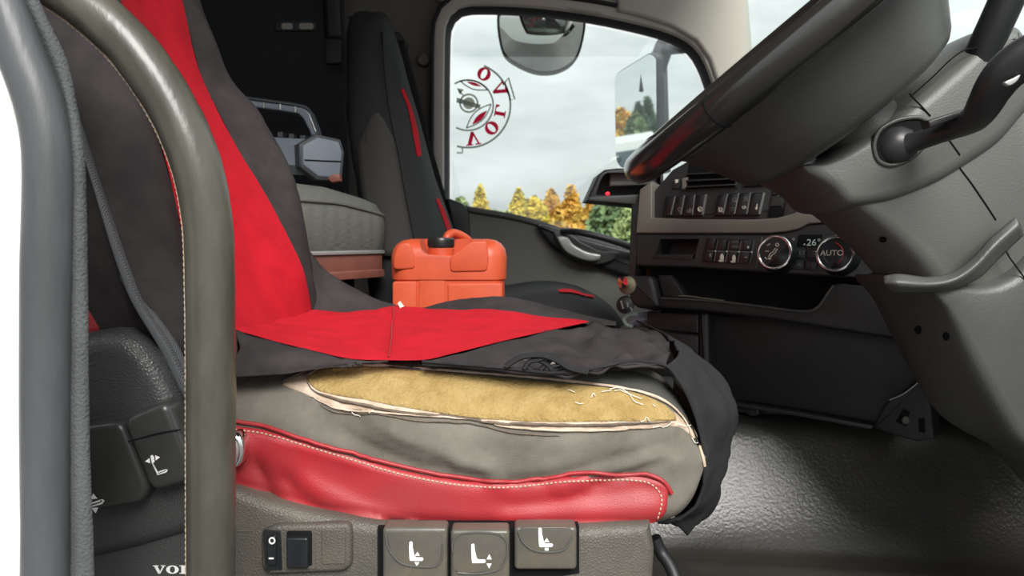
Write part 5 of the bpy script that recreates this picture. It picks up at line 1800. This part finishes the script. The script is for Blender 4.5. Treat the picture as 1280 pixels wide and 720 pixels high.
# emblem: ring with arrow and crossbar
sticker_line(circ(586, 129, 11, 28), .0030, M['stickgold'], 'emblem_ring')
mk('emblem_disc', [SPn.hit(586+7.5*math.cos(a), 129+7.5*math.sin(a)) for a in np.linspace(0, 2*math.pi, 21)[:-1]], [tuple(range(20))], M['stickgold'], SK, 0)
mk('emblem_bar', [SPn.hit(x, y, .001) for x, y in ((571, 122), (601, 131), (599.5, 136), (570.5, 128))], [(0, 1, 2, 3)], M['stickgrey'], SK, 0)
o_ = SPn.hit(585.5, 129.3, .002)
mk('emblem_word', *text_geo('VOLVO', .0125, o_, Vector((-.96, 0, .28)), Vector((.28, 0, .96)), (0, -1, 0)), M['white'], SK, 0)
sticker_line([(579, 119), (576, 116), (574, 113)], .0022, M['stickgold'], 'emblem_arrow')
mk('emblem_arrow_head', [SPn.hit(x, y) for x, y in ((571, 110), (580, 112), (574.5, 118))], [(0, 1, 2)], M['stickgold'], SK, 0)
# flag outlines at the rim
for fl in ([(631, 103), (635.5, 97), (643.5, 124), (638, 125)], ):
    sticker_line(fl + [fl[0]], .0024, M['stickgrey'], 'flag_line')
sticker_line([(571, 191), (578, 191), (578, 185)], .0024, M['stickgrey'], 'flag_line')

# ================================================================== MIRRORS OUTSIDE
KM = thing('kerb_mirror', P(678, 30, 2.68), 'wide convex kerb mirror hanging above the passenger window outside', 'mirror')
YK = 2.66
kp = spx([(623, 24), (624, 45), (630, 64), (646, 75), (668, 83), (690, 84), (710, 78), (722, 68), (728, 50), (730, 30), (727, 14), (676, 8), (628, 12)], 64)
kc = (677, 44)
def km_pt(x, y, off=0):
    u_ = (x-kc[0])/54.0; v_ = (y-kc[1])/44.0
    lean = .10*(y-kc[1])/44.0           # lower edge leans outward, face looks down
    bul = -.060*(1-min(1, (u_*u_+v_*v_)))
    p = P(x, y, YK)
    return Vector((p.x, YK + lean + bul + off, p.z))
V, Fc = [], []
K = 12
for r_ in range(K+1):
    t = 1 - r_/K
    for x, y in kp:
        V.append(km_pt(kc[0]+(x-kc[0])*t*.965, kc[1]+(y-kc[1])*t*.965))
n = len(kp)
for r_ in range(K):
    for i in range(n):
        j = (i+1) % n
        Fc.append((r_*n+i, r_*n+j, (r_+1)*n+j, (r_+1)*n+i))
mk('mirror_glass', V, Fc, M['mirror2'], KM, 180)
rimk = [km_pt(x, y) for x, y in kp]
V = [p for p in rimk] + [p + Vector((0, .05, 0)) for p in rimk] + [Vector((kc_.x, YK+.14, kc_.z)) for kc_ in [km_pt(kc[0]+(x-kc[0])*.5, kc[1]+(y-kc[1])*.5) for x, y in kp]]
Fc = []
for k in range(2):
    for i in range(n):
        j = (i+1) % n
        Fc.append((k*n+i, k*n+j, (k+1)*n+j, (k+1)*n+i))
Fc.append(tuple(2*n+i for i in range(n)))
mk('mirror_case', V, Fc, M['mirrorcase'], KM, 50)
mk('mirror_edge', *g_tube(rimk, .004, 6, True), M['mirrorcase'], KM, 60)
tube('mirror_arm', [P(676, 18, 2.74), P(676, -10, 2.66), P(676, -30, 2.45)], .016, M['mirrorcase'], KM, 10)

DM = thing('door_mirror', P(800, 200, 2.85), 'tall door mirror outside the window showing trees and a white truck', 'mirror')
mc = P(795, 150, 2.85)
din = ray(795, 150).normalized()
rout = Vector((-.87, .49, .057)).normalized()
mn = (rout - din).normalized()
MPl = Plane(mc, mn)
mpx = rquad([(768, 94), (812, 67), (820, 72), (821, 190), (812, 203), (776, 209), (770, 200)], 8, 4)
mg = [MPl.hit(x, y) for x, y in mpx]
mk('mirror_glass', mg, [tuple(range(len(mg)))], M['mirror'], DM, 0)
v, f = g_prism(poly_inset(mg, mn.cross(Vector((0, 0, 1))).normalized(), Vector((0, 0, 1)), -.006, mg[0]), mn, -.0015, .03, .006, 3)
mk('mirror_case', v, f, M['mirrorcase'], DM, 40)
fr = [(814, 66), (826, 55), (833, 60), (835, 130), (838, 215), (815, 215), (817, 190), (819, 130)]
v, f = g_prism([P(x, y, 2.83) for x, y in fr], (0, -1, 0), .02, .07, .012, 3)
mk('mirror_frame', v, f, M['mirrorcase'], DM, 40)
v, f = g_prism([P(x, y, 2.78) for x, y in ((812, 76), (822, 50), (842, 55), (838, 70), (830, 92), (820, 92))], (0, -1, 0), .03, .04, .010, 3)
mk('mirror_arm', v, f, M['mirrorcase'], DM, 40)
tube('arm_bar', [P(832, 62, 2.76), P(870, 58, 2.55), P(905, 60, 2.38)], .02, M['mirrorcase'], DM, 10)
mk('arm_reflection', *g_prism([P(x, y, 2.80) for x, y in ((801, 92), (812, 86), (812, 118), (799, 114))], (0, -1, 0), 0, .006, .001, 2), M['mirrorcase'], DM, 40)  # solid dark piece standing in for the arm's reflection in the glass

# ================================================================== TREES AND THE TRUCK OUTSIDE
def leaf_mat(name, c1_, c2_):
    return mat(name, c1_, .8, vcol=c2_, vscale=1.1)
LM = {'yellow': leaf_mat('yellow_leaves', (.62, .46, .05), (.40, .34, .05)), 'orange': leaf_mat('orange_leaves', (.60, .31, .05), (.50, .36, .07)),
      'green': leaf_mat('green_leaves', (.15, .21, .085), (.09, .15, .07)), 'pale': leaf_mat('pale_green_leaves', (.26, .31, .12), (.18, .24, .09)), 'conifer': leaf_mat('conifer_needles', (.060, .10, .055), (.035, .07, .04))}
GZ = -1.35
def tree(x, y, h, w, kind, label, conical=.5, seed=0):
    rnd = random.Random(seed)
    t = thing('tree', (x, y, GZ), label, 'tree', 'autumn trees beyond the tarmac')
    mk('trunk', *g_tube([Vector((x, y, GZ)), Vector((x+.1, y, GZ+h*.5)), Vector((x, y, GZ+h*.92))], [.14, .09, .03], 7), M['trunk'], t, 60)
    V_, F_ = [], []
    lobes = [(rnd.uniform(-1, 1), rnd.uniform(-1, 1), rnd.random()) for _ in range(16)]
    for i in range(3400):
        u = rnd.random()**.8
        lx, ly, lz = lobes[rnd.randrange(16)]
        zz = h*(.12 + .88*(.75*u + .25*lz))
        k = zz/h
        r_ = w*.5*((1-k)**conical)*(.35+.65*min(1, k*3.0))
        a = rnd.uniform(0, 2*math.pi); q = math.sqrt(rnd.random())
        px_ = x + r_*(.45*lx + .75*q*math.cos(a)); py_ = y + r_*(.45*ly + .75*q*math.sin(a))
        s = rnd.uniform(.14, .34)*max(.6, h/6)
        c = Vector((px_, py_, GZ+zz))
        d1 = Vector((rnd.gauss(0, 1), rnd.gauss(0, 1), rnd.gauss(0, 1))).normalized()*s
        d2 = Vector((rnd.gauss(0, 1), rnd.gauss(0, 1), rnd.gauss(0, 1))).normalized()*s
        b = len(V_)
        V_ += [c-d1, c+d2, c+d1, c-d2]
        F_.append((b, b+1, b+2, b+3))
    fo = mk('foliage', V_, F_, LM[kind], t, 0)
    return t
def tree_at(px, pytop, Y, wpx, kind, label, con=.5, seed=0):
    p = P(px, pytop, Y)
    tree(p.x, Y, p.z-GZ, wpx/F*Y*1.6, kind, label, con, seed)
tree_at(576, 246, 42, 34, 'pale', 'pale green tree at the rear edge of the passenger window', .5, 1)
tree_at(600, 232, 46, 30, 'yellow', 'slender yellow tree nearest the rear edge of the window', .9, 2)
tree_at(648, 236, 53, 36, 'yellow', 'yellow tree rising just left of window centre', .8, 3)
tree_at(688, 236, 44, 36, 'orange', 'golden tree at window centre between two yellow ones', .7, 4)
tree_at(714, 231, 47, 38, 'orange', 'tallest orange tree in the middle of the window view', .8, 5)
tree_at(668, 246, 40, 40, 'yellow', 'low yellow tree in front of the orange trees', .5, 6)
tree_at(740, 244, 56, 34, 'orange', 'small orange tree beside the green tree', .6, 10)
tree_at(765, 243, 38, 52, 'green', 'round green tree under the gadget tray', .4, 7)
tree_at(792, 252, 29, 44, 'pale', 'pale green tree at the front end of the window view', .4, 8)
tree_at(626, 262, 31, 40, 'pale', 'low green bush between the two left yellow trees', .3, 9)
# behind the cab, seen in the door mirror
def reflect_at(px, py, dist):
    d = ray(px, py).normalized()
    q = MPl.hit(px, py)
    r_ = d - 2*d.dot(mn)*mn
    return q + r_*dist
for (px, py, dist, wpx, kind, lab, con, sd_) in ((774, 135, 60, 44, 'orange', 'orange tree reflected at the outer edge of the door mirror', .5, 21), (784, 140, 74, 44, 'yellow', 'yellow tree reflected in the door mirror', .6, 22),
        (797, 126, 66, 36, 'conifer', 'dark conifer reflected in the middle of the door mirror', 1.0, 23), (809, 122, 82, 36, 'conifer', 'dark conifer reflected beside the mirror frame', 1.0, 24), (792, 142, 52, 40, 'green', 'green tree reflected behind the white truck', .5, 25)):
    q = reflect_at(px, py, dist)
    tree(q.x, q.y, q.z-GZ, wpx/F*(dist+2.9)*1.3, kind, lab, con, sd_)
# white truck
q = reflect_at(786, 175, 34)
qt = reflect_at(790, 168, 34)
TKX, TKY = q.x, q.y
TK = thing('parked_truck', (TKX, TKY, GZ), 'white truck cab parked behind, seen only in the door mirror', 'truck')
fd = Vector((.70, -.71, 0)).normalized()   # it faces forward like this one
sdv = Vector((-fd.y, fd.x, 0))
tz = qt.z
def tp(a, b, z): return Vector((TKX, TKY, 0)) + fd*a + sdv*b + Vector((0, 0, z))
prof_ = [(-1.2, GZ+.55), (1.0, GZ+.45), (1.08, GZ+1.2), (.95, GZ+2.1), (.75, tz-.35), (.1, tz), (-1.2, tz)]
mk('cab', *g_prism([tp(a, -1.2, z) for a, z in prof_], -sdv, 0, 2.4, .08, 3), M['truckpaint'], TK, 40)
mk('windscreen', *g_prism([tp(.93, -1.0, GZ+2.0), tp(.93, 1.0, GZ+2.0), tp(.83, 1.0, GZ+2.9), tp(.83, -1.0, GZ+2.9)], fd, .09, .05, .01, 2), M['truckglass'], TK, 40)
mk('side_window', *g_prism([tp(.75, -1.2, GZ+2.05), tp(.62, -1.2, GZ+2.8), tp(-.1, -1.2, GZ+2.8), tp(-.1, -1.2, GZ+2.05)], -sdv, .01, .05, .01, 2), M['truckglass'], TK, 40)
mk('grille', *g_prism([tp(1.05, -.8, GZ+.5), tp(1.05, .8, GZ+.5), tp(1.1, .8, GZ+1.1), tp(1.1, -.8, GZ+1.1)], fd, .06, .05, .01, 2), M['mirrorcase'], TK, 40)
for a, b in ((.5, -1.05), (.5, 1.05)):
    mk('wheel', *g_lathe([(.2, -.14), (.46, -.14), (.5, -.1), (.5, .1), (.46, .14), (.2, .14)], tp(a, b, GZ+.5), sdv, 24), M['rubber'], TK, 40)
